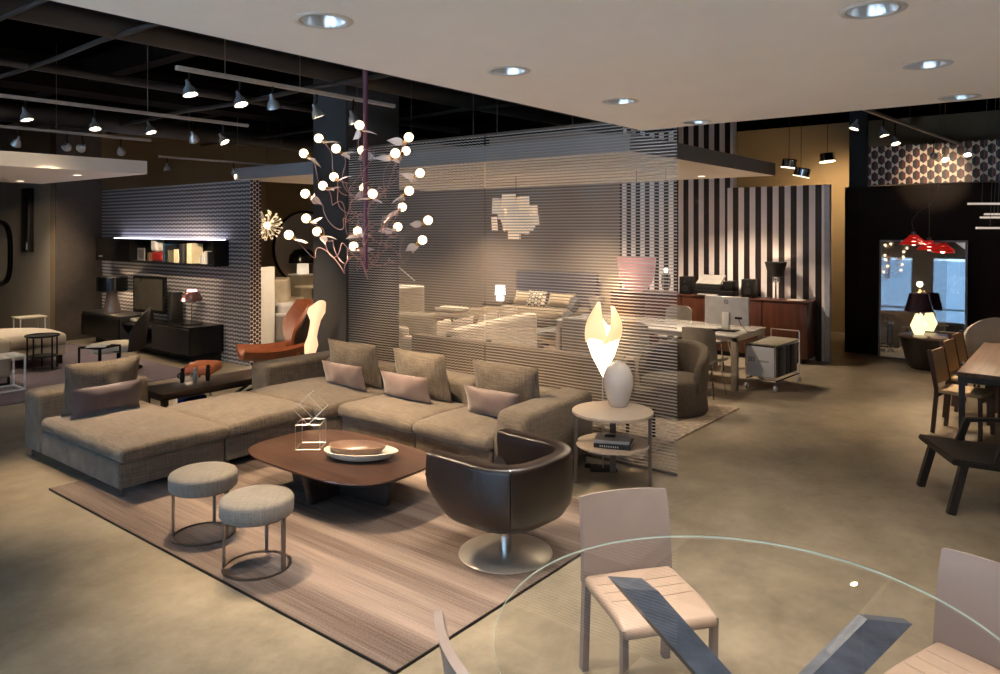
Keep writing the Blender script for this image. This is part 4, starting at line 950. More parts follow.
bm = BM(); lathe(bm, [(0, 0), (.09, 0), (.12, .06), (.09, .13), (.03, .16), (0, .16)], seg=24); obj('lamp_base', bm, WG, t); bm = BM(); lathe(bm, [(.05, .16), (.145, .17), (.13, .42), (.0, .42), (0, .40), (.05, .16)], seg=24); obj('lamp_shade', bm, WG, t)
t = thing('daybed', 'brown upholstered daybed with folded blanket at the foot of the bed', 'daybed', (10.2, 8.75, 0), R(6))
dp('base', (0, 0, .3), (.65, 1.6, .35), .05, 0, mat('mid_brown_fabric', (.19, .14, .095), .9)); dp('mattress', (0, 0, .54), (.68, 1.62, .14), .05, .03, mat('mid_brown_fabric', (.19, .14, .095), .9))
for x in (-.25, .25):
    for y in (-.7, .7): bm = BM(); cyl(bm, (x, y), .025, 0, .14, 8); obj('leg', bm, BLACK, t)
o = BM(); rbox(o, (0, 0, .04), (.42, .5, .08), .03, m=5, wr=.006); o = obj('folded_blanket', o, CREAM, smooth=60); o.location = (10.18, 9.2, .64); tag(o, 'folded cream blanket on the brown daybed', 'blanket')
# reclining chair on crossed wooden legs
t = thing('lounge_chair', 'grey reclining lounge chair on crossed pale wooden legs', 'armchair', (10.50, 7.22, 0), R(-51.6+95))
GC = mat('slate_fabric', (.16, .155, .155), .85); PW = mat('pale_oak', (.42, .29, .17), .5)
def rc(y0, z0, y1, z1, n):
    bm = BM(); bar(bm, (0, y0, z0), (0, y1, z1), .56, .09, (0, 0, 1)); bmesh.ops.bevel(bm, geom=bm.edges[:], offset=.03, segments=2, affect='EDGES'); obj(n, bm, GC, t, smooth=60)
rc(.45, .36, -.18, .40, 'seat'); rc(-.16, .42, -.34, .72, 'backrest'); rc(-.35, .74, -.46, .98, 'headrest')
for x in (-.26, .26):
    bm = BM(); bar(bm, (x, .42, 0), (x, -.32, .40), .03, .035); obj('leg', bm, PW, t, smooth=0); bm = BM(); bar(bm, (x, -.45, 0), (x, .30, .36), .03, .035); obj('leg', bm, PW, t, smooth=0)
t = thing('stool', 'small white stool beside the ivory sofa end', 'stool', (9.86, 7.62, 0), R(20))
bm = BM(); box(bm, -.17, .17, -.17, .17, .42, .46, .01); obj('seat', bm, WHITE, t)
for x in (-.14, .14):
    for y in (-.14, .14): bm = BM(); box(bm, x-.018, x+.018, y-.018, y+.018, 0, .42); obj('leg', bm, WHITE, t, smooth=0)
# cluster pendant of paper squares
t = thing('paper_cluster_pendant', 'irregular pendant of overlapping square paper shades behind the curtain', 'pendant light', (9.56, 7.25, 2.34))
bm = BM(); bmesh.ops.create_uvsphere(bm, u_segments=12, v_segments=8, radius=.09); obj('bulb', bm, WARMG, t)
rp = random.Random(11); PAP = mat('lit_paper', (.72, .60, .48), .7, var=.05, emit=(1., .78, .56), estr=.28)
for k in range(40):
    z = 1-2*(k+.5)/40; a = k*2.39996; rr = math.sqrt(max(0, 1-z*z)); c = Vector((rr*math.cos(a)*.34, rr*math.sin(a)*.34, z*.26))*rp.uniform(.6, 1.2)
    bm = BM(); s = rp.uniform(.06, .12); vs = box(bm, -s, s, -.004, .004, -s*.9, s*1.1); turn(bm, 'Z', a+PI/2+rp.uniform(-.3, .3)); turn(bm, 'X', rp.uniform(-.12, .12)); shift(bm, c); obj('paper_shade', bm, PAP, t, smooth=0)
bm = BM(); tube(bm, [(0, 0, .25), (0, 0, 3.0-2.34-.002)], .005, 5); obj('cord', bm, BLACK, t)
# pink dome and crystal pendants
t = thing('dome_pendant', 'large pink dome pendant shade hanging over the white desk', 'pendant light', (9.55, 5.08, 1.25))
bm = BM(); lathe(bm, [(0, 0), (.08, .008), (.15, .045), (.21, .12), (.255, .24), (.28, .50), (.27, .50), (.245, .24), (.20, .13), (.14, .06), (.07, .022), (0, .015)], seg=40); obj('shade', bm, PINKG, t, smooth=60)
bm = BM(); cyl(bm, (0, 0), .278, .485, .498); obj('rim_plate', bm, BLACK, t); bm = BM(); tube(bm, [(0, 0, .498), (0, 0, 1.748)], .005, 5); obj('cord', bm, BLACK, t)
t = thing('crystal_pendant', 'slim clear glass pendant with a lit bulb right of the pink dome', 'pendant light', (9.75, 4.72, 1.28))
CG = clear('clear_crystal', (.9, .92, .95), .05, ior=1.9)
bm = BM(); lathe(bm, [(0, 0), (.05, .02), (.07, .12), (.06, .22), (.03, .25), (0, .25)], seg=16); obj('glass_body', bm, CG, t); bm = BM(); bmesh.ops.create_uvsphere(bm, u_segments=12, v_segments=8, radius=.035); shift(bm, (0, 0, .28)); obj('bulb', bm, emis('soft_bulb', (1., .9, .8), 1.5), t)
bm = BM(); tube(bm, [(0, 0, .31), (0, 0, 1.718)], .004, 5); obj('cord', bm, BLACK, t)

# ------------------------------------------------------------------ office corner
t = thing('office_desk', 'long white-topped desk on square metal legs with the computer', 'desk', (10.2, 5.1, 0))
bm = BM(); box(bm, -.57, .57, -1.45, 1.45, .715, .74, .004); obj('tabletop', bm, mat('white_glass_top', (.80, .77, .72), .15, var=.02, coat=.5), t)
for x in (-.51, .51):
    for y in (-1.40, 0, 1.40): bm = BM(); box(bm, x-.04, x+.04, y-.04, y+.04, 0, .655, .003); obj('leg', bm, mat('satin_beige_metal', (.42, .36, .30), .3, .5), t)
bm = BM(); box(bm, -.55, -.49, -1.44, 1.44, .655, .715); box(bm, .49, .55, -1.44, 1.44, .655, .715); box(bm, -.55, .55, -1.44, -1.38, .655, .715); box(bm, -.55, .55, 1.38, 1.44, .655, .715); obj('frame', bm, STEEL, t, smooth=0)
t = thing('computer_monitor', 'silver backed computer monitor seen from behind on white desk', 'monitor', (10.05, 3.95, .74), R(2))
SIL = mat('silver_plastic', (.60, .58, .56), .35, .1)
bm = BM(); box(bm, -.02, .03, -.31, .31, .08, .475, .012); obj('casing', bm, SIL, t)
bm = BM(); box(bm, .030, .034, -.30, .30, .09, .465); obj('screen', bm, BLACKG, t, smooth=0)
bm = BM(); box(bm, -.06, -.02, -.05, .05, .02, .26, .006); obj('stand_neck', bm, WHITE, t); bm = BM(); box(bm, -.11, .11, -.15, .15, 0, .014, .004); obj('stand_foot', bm, DGREY, t)
bm = BM(); lathe(bm, [(.022, 0), (.030, 0), (.030, .002), (.022, .002), (.022, 0)], seg=20); turn(bm, 'Y', R(-90)); shift(bm, (-.0205, 0, .40)); box(bm, -.0225, -.0205, -.012, .012, .394, .406); obj('maker_mark', bm, DGREY, t, smooth=0)
bm = BM(); box(bm, -.0225, -.02, -.22, -.12, .17, .20); tube(bm, [(-.022, -.17, .18), (-.06, -.22, .1), (-.03, -.30, .01), (.05, -.36, .008)], .005, 5); obj('cable', bm, BLACK, t)
o = BM(); box(o, -.07, .07, -.25, .25, 0, .018, .004); o = obj('keyboard', o, BLACK); o.location = (9.93, 4.28, .74); o.rotation_euler = (0, 0, R(0)); tag(o, 'black keyboard under the silver monitor on white desk', 'keyboard')
GCH = mat('grey_beige_shell', (.28, .25, .215), .6)
def shell_chair(loc, rz, label):
    t = thing('shell_chair', label, 'chair', loc, rz, 'shell chairs around the white desk')
    def f(u, v):
        s = 2*(u-.5); w = .24-.02*v; return (w*s, -.21+.07*s*s-.05*v, .43+.47*v-.05*abs(s)**4*v)
    bm = BM(); sheet(bm, f, 14, 10, .02); obj('backrest', bm, GCH, t, smooth=60)
    bm = BM(); sheet(bm, lambda u, v: ((u-.5)*.46, -.22+.44*v, .44+.05*(2*(u-.5))**4-.02*v*v), 12, 8, .025); obj('seat', bm, GCH, t, smooth=60)
    for x in (-1, 1):
        for y in (-1, 1): bm = BM(); tube(bm, [(x*.15, y*.14, .43), (x*.21, y*.21, 0)], .013, 6); obj('leg', bm, CHROME, t)
    return t
sc_ = shell_chair((9.22, 3.92, 0), R(-90), 'grey beige shell chair at the near side of desk, just right of the curtain')
dup(sc_, (9.22, 4.85, 0), R(-90), 'grey beige shell chair at the near side of desk, behind the curtain'); dup(sc_, (11.12, 5.25, 0), R(90), 'shell chair beyond the desk, its top showing behind the curtain'); dup(sc_, (11.12, 4.55, 0), R(90), 'shell chair beyond the desk, partly hidden by the monitor')
t = thing('box_armchair', 'grey brown square armchair at the left end of the white desk', 'armchair', (9.70, 5.98, 0), R(0))
GB = mat('grey_brown_fabric', (.17, .14, .115), .85); dp('seat', (.0, 0, .36), (.5, .55, .16), .04, .02, GB); dp('backrest', (-.24, 0, .55), (.07, .6, .50), .03, 0, GB); dp('armrest', (0, -.28, .48), (.46, .05, .3), .02, 0, GB); dp('armrest', (0, .28, .48), (.46, .05, .3), .02, 0, GB)
for x in (-.22, .22):
    for y in (-.24, .24): bm = BM(); tube(bm, [(x, y, .29), (x, y, 0)], .014, 6); obj('leg', bm, REDWOOD, t)
o = BM(); lathe(o, [(0, 0), (.06, 0), (.065, .04), (.05, .10), (.13, .34), (.125, .36), (.115, .34), (.04, .12), (0, .11)], seg=28); o = obj('flared_vase', o, mat('smoked_glass_vase', (.30, .27, .26), .2, coat=.4), smooth=60); o.location = (9.85, 5.92, .74); tag(o, 'tall grey flared vase on the left end of white desk', 'vase')
# sideboard, printer, speakers, lamp
t = thing('sideboard', 'long red-brown sideboard against the striped wall', 'sideboard', (12.48, 5.2, 0))
bm = BM(); box(bm, -.24, .21, -1.70, 1.85, .08, .97, .004); obj('cabinet_box', bm, REDWOOD, t); bm = BM(); box(bm, -.27, .21, -1.72, 1.87, .97, .995, .004); obj('top', bm, REDWOOD, t)
for k in range(5): bm = BM(); box(bm, -.262, -.24, -1.69+k*.71, -1.69+k*.71+.69, .10, .95, .003); obj('door', bm, REDWOOD, t)
bm = BM(); box(bm, -.18, .18, -1.6, 1.75, 0, .08); obj('plinth', bm, BLACK, t, smooth=0)
def speaker(y, lab):
    t = thing('speaker', lab, 'speaker', (12.45, y, .995), 0, 'speakers on the red-brown sideboard')
    bm = BM(); box(bm, -.11, .11, -.10, .10, 0, .31, .008); obj('cabinet_box', bm, BLACK, t)
    for z, r_ in ((.11, .06), (.23, .03)): bm = BM(); lathe(bm, [(0, .006), (r_*.3, .008), (r_*.8, 0), (r_, .008), (r_, 0), (0, 0)], seg=20); turn(bm, 'Y', R(-90)); shift(bm, (-.112, 0, z)); obj('speaker_cone', bm, DGREY, t)
speaker(5.62, 'black speaker left of the printer on the sideboard'); speaker(4.50, 'black speaker between the printer and the black shaded lamp')
t = thing('printer', 'black and grey office printer with open lid on the sideboard', 'printer', (12.45, 5.08, .995))
bm = BM(); box(bm, -.16, .16, -.34, .34, 0, .10, .01); box(bm, -.12, .16, -.34, -.16, .10, .26, .008); obj('casing', bm, BLACK, t); bm = BM(); box(bm, -.14, .14, -.14, .33, .10, .20, .008); obj('scanner_bed', bm, DGREY, t)
bm = BM(); bar(bm, (-.12, .10, .20), (.14, .10, .34), .44, .02, (0, 0, 1)); obj('lid', bm, mat('light_grey_plastic', (.36, .34, .32), .4), t, smooth=0); bm = BM(); box(bm, -.26, -.15, -.10, .24, .02, .035); obj('paper_tray', bm, mat('light_grey_plastic', (.36, .34, .32), .4), t, smooth=0)
t = thing('table_lamp', 'crystal stemmed table lamp with black shade on the sideboard', 'lamp', (12.45, 4.06, .995))
bm = BM(); cyl(bm, (0, 0), .09, 0, .015); obj('lamp_base', bm, CHROME, t); bm = BM(); tube(bm, [(0, 0, .015), (0, 0, .30)], .012, 8); obj('stem', bm, CHROME, t)
for k in range(8):
    a = 2*PI*k/8; bm = BM(); lathe(bm, [(0, 0), (.014, .02), (.018, .07), (0, .10)], seg=6); shift(bm, (.05*math.cos(a), .05*math.sin(a), .26+.03*(k % 2))); obj('crystal_drop', bm, CG, t)
bm = BM(); bmesh.ops.create_uvsphere(bm, u_segments=12, v_segments=8, radius=.035); shift(bm, (0, 0, .40)); obj('bulb', bm, BULB, t)
bm = BM(); lathe(bm, [(.11, .37), (.115, .37), (.175, .61), (.17, .61), (.11, .37)], seg=32); obj('lamp_shade', bm, mat('black_shade', (.012, .011, .011), .6), t)
o = BM(); rbox(o, (0, 0, .006), (.18, .25, .012), .005, m=2); o = obj('notepad', o, WHITE); o.location = (12.4, 3.72, .996); tag(o, 'white notepad at the right end of the sideboard', 'notepad')
# trolley of hanging files
t = thing('file_trolley', 'wheeled chrome file trolley with white printed front beside the desk', 'trolley', (10.37, 3.42, 0), R(-4))
bm = BM()
for y in (-.20, .20):
    for x in (-.42, .42): tube(bm, [(x, y, .07), (x, y, .62 if x < 0 else .72)], .010, 6)
for x in (-.42, .42): tube(bm, [(x, -.20, .13), (x, .20, .13)], .010, 6); tube(bm, [(x, -.20, .62 if x < 0 else .72), (x, .20, .62 if x < 0 else .72)], .010, 6)
for y in (-.20, .20): tube(bm, [(-.42, y, .13), (.42, y, .13)], .010, 6); tube(bm, [(-.42, y, .58), (.42, y, .58)], .010, 6)
obj('frame', bm, CHROME, t)
bm = BM(); box(bm, -.44, .40, -.22, .22, .60, .615, .003); obj('top', bm, mat('khaki_lid', (.26, .23, .17), .5), t)
bm = BM(); box(bm, -.435, -.425, -.19, .19, .18, .58, .003); fp = obj('front_panel', bm, mat('white_file_front', (.60, .62, .68), .5, var=.03), t)
def text(name, s, size, loc, rot, m, parent, ext=.0005):
    cu = bpy.data.curves.new(name, 'FONT'); cu.body = s; cu.size = size; cu.extrude = ext; cu.materials.append(m)
    o_ = bpy.data.objects.new(name, cu); C.objects.link(o_); bpy.context.view_layer.update()
    me = bpy.data.meshes.new_from_object(o_.evaluated_get(bpy.context.evaluated_depsgraph_get())); bpy.data.objects.remove(o_)
    o = bpy.data.objects.new(name, me); C.objects.link(o); o.parent = parent; o.location = loc; o.rotation_euler = rot; return o
text('printed_word', 'SIS', .085, (-.4365, .165, .375), (R(90), 0, R(-90)), BLACK, fp); text('printed_word', 'nanoco', .05, (-.4365, .03, .375), (R(90), 0, R(-90)), BLACK, fp)
for k in range(6): bm = BM(); box(bm, -.40+k*.135, -.40+k*.135+.10, -.19, .19, .17, .58, .004); obj('hanging_file', bm, [mat('file_blue', (.05, .06, .10), .5), mat('file_dark', (.02, .02, .022), .5), mat('file_grey', (.16, .16, .17), .5)][k % 3], t)
for y in (-.20, .20):
    for x in (-.42, .42): bm = BM(); lathe(bm, [(0, -.016), (.034, -.016), (.038, -.010), (.038, .010), (.034, .016), (0, .016)], seg=20); turn(bm, 'X', R(90)); shift(bm, (x, y, .038)); obj('wheel', bm, mat('caster_grey', (.42, .44, .50), .4), t)
# tub chair and shaggy rug
bm = BM(); box(bm, 6.12, 8.75, 3.28, 4.25, 0, .02, .006); tag(obj('shaggy_rug', bm, mat('shaggy_beige_rug', (.36, .29, .235), .95, var=.45, scale=16, bump=.9, bscale=45)), 'mottled beige shaggy rug under the grey tub chair', 'rug')
t = thing('tub_chair', 'grey brown upholstered tub chair on the beige shaggy rug', 'armchair', (8.12, 3.84, .02), R(172-90))
TB = mat('tweed_brown', (.115, .092, .072), .9, var=.3, scale=60)
bm = BM(); lathe(bm, [(0, 0), (.37, 0), (.40, .03), (.38, .25), (.365, .37), (.31, .41), (0, .42)], seg=48, fn=lambda v, a: Vector((v.x, v.y*1.02, v.z))); obj('base', bm, TB, t, smooth=60)
pth = [(.355*math.cos(a), .355*math.sin(a)) for a in [R(25)-R(215)*k/32 for k in range(33)]]
bm = BM(); rings = []
for i, (x, y) in enumerate(pth):
    f = i/32; e = math.sin(PI*f)**.35; n_ = Vector((x, y)).normalized(); top = .42+.37*e
    rings.append([bm.verts.new((x+n_.x*o_, y+n_.y*o_, z_)) for o_, z_ in ((.02, .12), (.045, .4), (.06, top-.04), (.045, top-.005), (.0, top), (-.035, top-.01), (-.05, top-.05), (-.05, .40), (-.05, .12))])
for A, B in zip(rings, rings[1:]):
    for k in range(9): bm.faces.new([A[k], A[(k+1) % 9], B[(k+1) % 9], B[k]])
bm.faces.new(rings[0]); bm.faces.new(rings[-1][::-1]); obj('backrest', bm, TB, t, smooth=60)
# chrome drum spotlights above the striped wall
def drum(loc, rx, lab, h):
    t = thing('drum_spotlight', lab, 'pendant light', loc, 0, 'chrome drum lights above the striped wall')
    bm = BM(); lathe(bm, [(0, .16), (.12, .16), (.14, .14), (.14, .0), (.13, 0), (.13, .13), (0, .13)], seg=28); turn(bm, 'X', rx); obj('housing', bm, CHROME, t)
    bm = BM(); lathe(bm, [(.128, -.004), (.145, -.004), (.145, .008), (.128, .008), (.128, -.004)], seg=28); turn(bm, 'X', rx); obj('lit_rim', bm, emis('rim_glow', (1, .85, .65), 2.5), t)
    bm = BM(); tube(bm, [(0, 0, .15), (.02, 0, h)], .006, 5); obj('rod', bm, BLACK, t)
drum((14.3, 4.42, 3.30), R(8), 'chrome drum light above the striped wall, the left one', .97); drum((13.95, 4.10, 3.10), R(14), 'chrome drum light above the striped wall, lowest of the three', 1.17); drum((15.3, 4.0, 3.46), R(-6), 'chrome drum light above the striped wall, the right one over the lit wall', .82)

# ------------------------------------------------------------------ right side: mirror, drum table, dining table
t = thing('leaning_mirror', 'tall dark framed mirror leaning on the dark wall', 'mirror', (13.68, 2.14, .0), 0)
LEAN = R(3.2)
def lean(bm): turn(bm, 'Y', LEAN); return bm
bm = BM(); box(bm, -.02, .02, -.63, -.60, 0, 1.97); box(bm, -.02, .02, .60, .63, 0, 1.97); box(bm, -.02, .02, -.60, .60, 0, .03); box(bm, -.02, .02, -.60, .60, 1.94, 1.97); obj('mirror_frame', lean(bm), BRONZE, t, smooth=0)
bm = BM(); box(bm, -.010, .014, -.60, .60, .03, 1.94); obj('mirror_glass', lean(bm), MIRR, t, smooth=0)
t = thing('drum_table', 'dark wooden tapering drum table in front of the mirror', 'side table', (13.12, 1.93, 0))
bm = BM(); lathe(bm, [(0, .02), (.29, .02), (.32, .05), (.42, .47), (0, .47)], seg=48); obj('body', bm, BLACKWOOD, t); bm = BM(); lathe(bm, [(0, .47), (.44, .47), (.445, .49), (.43, .50), (0, .50)], seg=48); obj('tabletop', bm, WALNUT, t); bm = BM(); cyl(bm, (0, 0), .27, 0, .02); obj('plinth', bm, BLACK, t)
t = thing('table_lamp', 'faceted glowing glass lamp with smoked shade on the drum table', 'lamp', (13.22, 2.10, .50))
bm = BM(); lathe(bm, [(0, 0), (.07, 0), (.13, .14), (.05, .32), (0, .32)], seg=6); obj('lamp_base', bm, mat('faceted_amber_glass', (.9, .75, .5), .2, var=.3, scale=12, emit=(1., .78, .40), estr=1.3), t, smooth=0)
bm = BM(); tube(bm, [(0, 0, .32), (0, 0, .40)], .012, 8); obj('stem', bm, BLACK, t)
bm = BM(); lathe(bm, [(.20, .36), (.205, .36), (.135, .64), (.13, .64), (.20, .36)], seg=32); obj('lamp_shade', bm, mat('smoked_violet_shade', (.06, .035, .06), .15, coat=.4), t)
bm = BM(); lathe(bm, [(0, .42), (.07, .44), (.11, .52), (.12, .62), (.11, .62), (0, .44)], seg=24); obj('inner_shade', bm, mat('rose_inner', (.6, .38, .30), .4, emit=(1., .6, .45), estr=.5), t)
o = BM(); box(o, -.16, .16, -.12, .12, 0, .012, .002); o = obj('brochure', o, WHITE); o.location = (12.98, 1.80, .50); o.rotation_euler = (0, 0, R(20)); tag(o, 'white brochure lying on the drum table by the lamp', 'brochure')
def red_pendant(loc, lab, h, r=.19):
    t = thing('red_pendant', lab, 'pendant light', loc, 0, 'red glass pendants before the mirror')
    RG = mat('red_glass', (.5, .01, .01), .15, emit=(1., .03, .02), estr=.16)
    for k in range(3): bm = BM(); lathe(bm, [(r*(.95-.28*k), .0+.05*k), (r*(1.-.28*k), .005+.05*k), (r*(.75-.25*k), .045+.05*k), (r*(.7-.25*k), .04+.05*k), (r*(.95-.28*k), .0+.05*k)], seg=24, fn=lambda v, a: v*(1) if int(a*24/2/PI+.5) % 2 else Vector((v.x*1.06, v.y*1.06, v.z))); obj('glass_tier', bm, RG, t, smooth=0)
    bm = BM(); bmesh.ops.create_uvsphere(bm, u_segments=12, v_segments=8, radius=.035); shift(bm, (0, 0, .02)); obj('bulb', bm, emis('red_bulb', (1., .35, .25), 12.), t)
    bm = BM(); lathe(bm, [(0, .14), (.03, .14), (.03, .19), (0, .19)], seg=12); obj('cap', bm, BRONZE, t)
    bm = BM(); tube(bm, [(0, 0, .19), (-.04, .02, .34), (.02, -.05, .48), (.10, -.20, .58), (.16, -.30, .85), (.18, -.32, h)] if h > 1.2 else [(0, 0, .19), (0, 0, h)], .004, 5); obj('cord', bm, BRONZE, t)
red_pendant((12.42, 2.04, 1.92), 'larger red glass pendant hanging left before the mirror', CZ-1.93); red_pendant((13.1, 1.94, 1.83), 'lower red glass pendant hanging right before the mirror', 1.0 if False else 1.19, .17)
# dining table and chairs
t = thing('dining_table', 'long walnut dining table with dark legs at the right edge', 'dining table', (9.78, .50, 0))
bm = BM(); box(bm, -1.23, 1.23, -.48, .53, .70, .74, .003); obj('tabletop', bm, WALNUT_X, t); bm = BM(); box(bm, -1.22, 1.22, -.47, .52, .64, .70); obj('apron', bm, BLACKWOOD, t, smooth=0)
for x in (-1.19, 1.19):
    for y in (-.44, .49): bm = BM(); box(bm, x-.025, x+.025, y-.025, y+.025, 0, .64); obj('leg', bm, BLACKWOOD, t, smooth=0)
def wood_chair(loc, rz, lab, first=None):
    if first: return dup(first, loc, rz, lab)
    t = thing('dining_chair', lab, 'chair', loc, rz, 'wooden chairs at the walnut table')
    TANP = mat('tan_webbing', (.55, .40, .24), .7, stretch=(1, 1, 40)); DW = wood('chair_wood', (.035, .014, .008), (.08, .035, .02), (20, 20, 2))
    bm = BM(); box(bm, -.21, .21, -.21, .22, .43, .47, .01); obj('seat', bm, TANP, t)
    bm = BM(); bar(bm, (0, -.21, .52), (0, -.27, .86), .36, .025, (0, 1, 0)); obj('back_panel', bm, TANP, t, smooth=0)
    for x in (-.20, .20):
        bm = BM(); bar(bm, (x, -.24, 0), (x, -.20, .47), .028, .038, (0, 1, 0)); bar(bm, (x, -.20, .45), (x, -.275, .87), .028, .038, (0, 1, 0)); obj('leg', bm, DW, t, smooth=0); bm = BM(); bar(bm, (x, .20, 0), (x, .20, .44), .03, .035, (0, 1, 0)); obj('leg', bm, DW, t, smooth=0)
    bm = BM(); box(bm, -.2, .2, .19, .21, .38, .43); obj('seat_rail', bm, DW, t, smooth=0); bm = BM(); box(bm, -.2, .2, -.22, -.2, .38, .43); obj('seat_rail', bm, DW, t, smooth=0)
    return t
wc1 = wood_chair((9.15, 1.03, 0), R(170), 'wooden chair with tan back, nearest of the three at the walnut table')
wood_chair((9.95, 1.03, 0), R(170), 'wooden chair with tan back, middle of the three at the walnut table', wc1); wood_chair((10.65, 1.03, 0), R(170), 'wooden chair with tan back, farthest of the three at the walnut table', wc1)
t = thing('scoop_armchair', 'pale upholstered scoop armchair at the far end of walnut table', 'armchair', (11.65, .92, 0), R(100))
def scoop(u, v):
    a = (u-.5)*PI*1.25; s = abs(2*(u-.5)); return (.40*math.sin(a), -.30*math.cos(a)-.06*v, .36+v*(.60-.42*s**1.5))
bm = BM(); sheet(bm, scoop, 24, 10, .04); obj('backrest', bm, mat('oatmeal_fabric', (.62, .54, .46), .9), t, smooth=60)
bm = BM(); rbox(bm, (0, .0, .40), (.62, .55, .12), .05, crown=.02, m=6); obj('seat', bm, mat('oatmeal_fabric', (.42, .36, .30), .9), t, smooth=60)
for x in (-.22, .22):
    for y in (-.2, .2): bm = BM(); tube(bm, [(x, y, .34), (x*1.2, y*1.2, 0)], .015, 6); obj('leg', bm, BLACKWOOD, t)
# black lounge chair with arm frames
t = thing('wooden_lounge_chair', 'low black wooden lounge chair with slanted legs cut by right edge', 'armchair', (6.92, .70, 0), math.atan2(.89, -.46)-PI/2)
bm = BM(); vs = bar(bm, (0, .30, .405), (0, -.45, .33), .72, .045, (0, 0, 1)); bmesh.ops.bevel(bm, geom=bm.edges[:], offset=.008, segments=2, affect='EDGES'); obj('seat', bm, mat('black_leather_seat', (.016, .012, .011), .4), t)
bm = BM(); bar(bm, (0, -.42, .36), (0, -.66, .80), .66, .04, (0, 1, 0)); obj('backrest', bm, mat('black_leather_seat', (.016, .012, .011), .4), t, smooth=0)
for x in (-.30, .30):
    bm = BM(); bar(bm, (x, .20, .39), (x*1.05, .30, 0), .05, .055, (0, 1, 0)); obj('leg', bm, BLACKWOOD, t, smooth=0)
    bm = BM(); bar(bm, (x, -.40, .34), (x*1.05, -.62, 0), .05, .055, (0, 1, 0)); obj('leg', bm, BLACKWOOD, t, smooth=0)
    bm = BM(); bar(bm, (x*1.12, .0, .39), (x*1.12, -.06, .56), .035, .05, (0, 1, 0)); bar(bm, (x*1.12, -.04, .57), (x*1.12, -.60, .58), .05, .03, (0, 0, 1)); obj('armrest', bm, BLACKWOOD, t, smooth=0)
# linear pendants over the dining table
for i, (x, y, z, l, lab) in enumerate([(9.72, 1.06, 2.42, 1.0, 'thin white bar pendant over the walnut table, highest of the stack'), (10.2, .95, 2.31, .8, 'thin white bar pendant over the walnut table, second of the stack'), (10.0, .97, 2.27, .6, 'thin white bar pendant over the walnut table, just under the second'), (9.8, .99, 2.15, .8, 'thin white bar pendant over the walnut table, lowest of the stack')]):
    t = thing('bar_pendant', lab, 'pendant light', (x, y, z), R(-51.6), 'bar pendants over the walnut table')
    bm = BM(); box(bm, 0, l, -.02, .02, 0, .022, .004); obj('light_bar', bm, mat('bar_white', (.7, .62, .55), .4, emit=(1, .8, .65), estr=.35), t)
    bm = BM(); tube(bm, [(.15, 0, .022), (.25, 0, CZ-z-.002)], .0025, 5); obj('cord', bm, BRONZE, t)

# ------------------------------------------------------------------ ceiling fixtures
SPOTS = []
t0 = None
for k, (x, y) in enumerate(DL):
    nm = ['nearest the viewer', 'second', 'third', 'farthest'][k % 4]; row = 'left row' if k < 4 else 'right row'
    lab = 'recessed silver downlight in the pale ceiling slab, %s, %s' % (row, nm)
    if t0 is None:
        t = t0 = thing('downlight', lab, 'ceiling light', (x, y, 3.0), 0, 'downlights in the pale ceiling slab')
        bm = BM(); lathe(bm, [(.098, -.004), (.118, -.004), (.122, -.001), (.122, .0), (.098, .0), (.098, -.004)], seg=40); obj('trim_ring', bm, mat('downlight_trim', (.62, .55, .47), .4), t)
        bm = BM(); lathe(bm, [(.100, -.002), (.092, .0), (.085, .04), (.065, .085), (.035, .11), (0, .115), (0, .125), (.04, .12), (.075, .09), (.094, .04), (.100, -.002)], seg=40); obj('reflector', bm, mat('satin_reflector', (.60, .57, .54), .28, .9), t, smooth=60)
        bm = BM(); cyl(bm, (0, 0), .028, .085, .105, 20); obj('bulb', bm, emis('downlight_bulb', (1., .88, .72), 6.), t)
    else: dup(t0, (x, y, 3.0), 0, lab)
    SPOTS.append(((x, y, 3.07), (x, y, 0), (200, 190, 110, 50)[k % 4], (1., .87, .72), 95, .9, .03))
for c_, (cx, cy, sx, sy, nx, ny) in (('centre', (8.2, 4.9, 3.2, 2.7, 2, 3)), ('left', (3.3, 12.5, 1.75, 2.35, 2, 2))):  # canopy lights added to brighten the bays and walls below
    for i in range(nx):
        for j in range(ny):
            x, y = cx+i*sx, cy+j*sy
            lab = 'small added light in the %s canopy, column %s, row %s' % (c_, ['near', 'far'][i], ['near', 'middle', 'far'][j])
            t = thing('downlight', lab, 'ceiling light', (x, y, 3.0), 0, 'added lights in the %s canopy' % c_)
            bm = BM(); lathe(bm, [(.06, -.004), (.085, -.004), (.085, 0), (.06, 0), (.06, -.004)], seg=24); obj('trim_ring', bm, mat('downlight_trim', (.62, .55, .47), .4), t)
            bm = BM(); cyl(bm, (0, 0), .06, -.002, -.0005, 20); obj('reflector', bm, emis('added_light_lens', (1, .8, .6), 4.), t)
            SPOTS.append(((x, y, 2.98), (x, y, 0), ((190, 330)[i]+30*j) if c_ == 'centre' else 75+60*i*j, (1., .80, .58), 120, .7, .05))
TR = mat('track_white', (.42, .36, .30), .5); SPK = mat('spot_silver', (.42, .41, .40), .35, .6)
def track(y, x0, x1, z, lab, hang=True, y1=None):
    t = thing('lighting_track', lab, 'lighting track', (x0, y, z)); y1 = y if y1 is None else y1
    bm = BM(); bar(bm, (0, 0, 0), (x1-x0, y1-y, 0), .035, .03); obj('rail', bm, TR, t, smooth=0)
    for f in (.18, .5, .82): bm = BM(); tube(bm, [((x1-x0)*f, (y1-y)*f, .015), ((x1-x0)*f, (y1-y)*f, CZ-z-.005)], .004, 5); obj('hanger', bm, BRONZE, t)
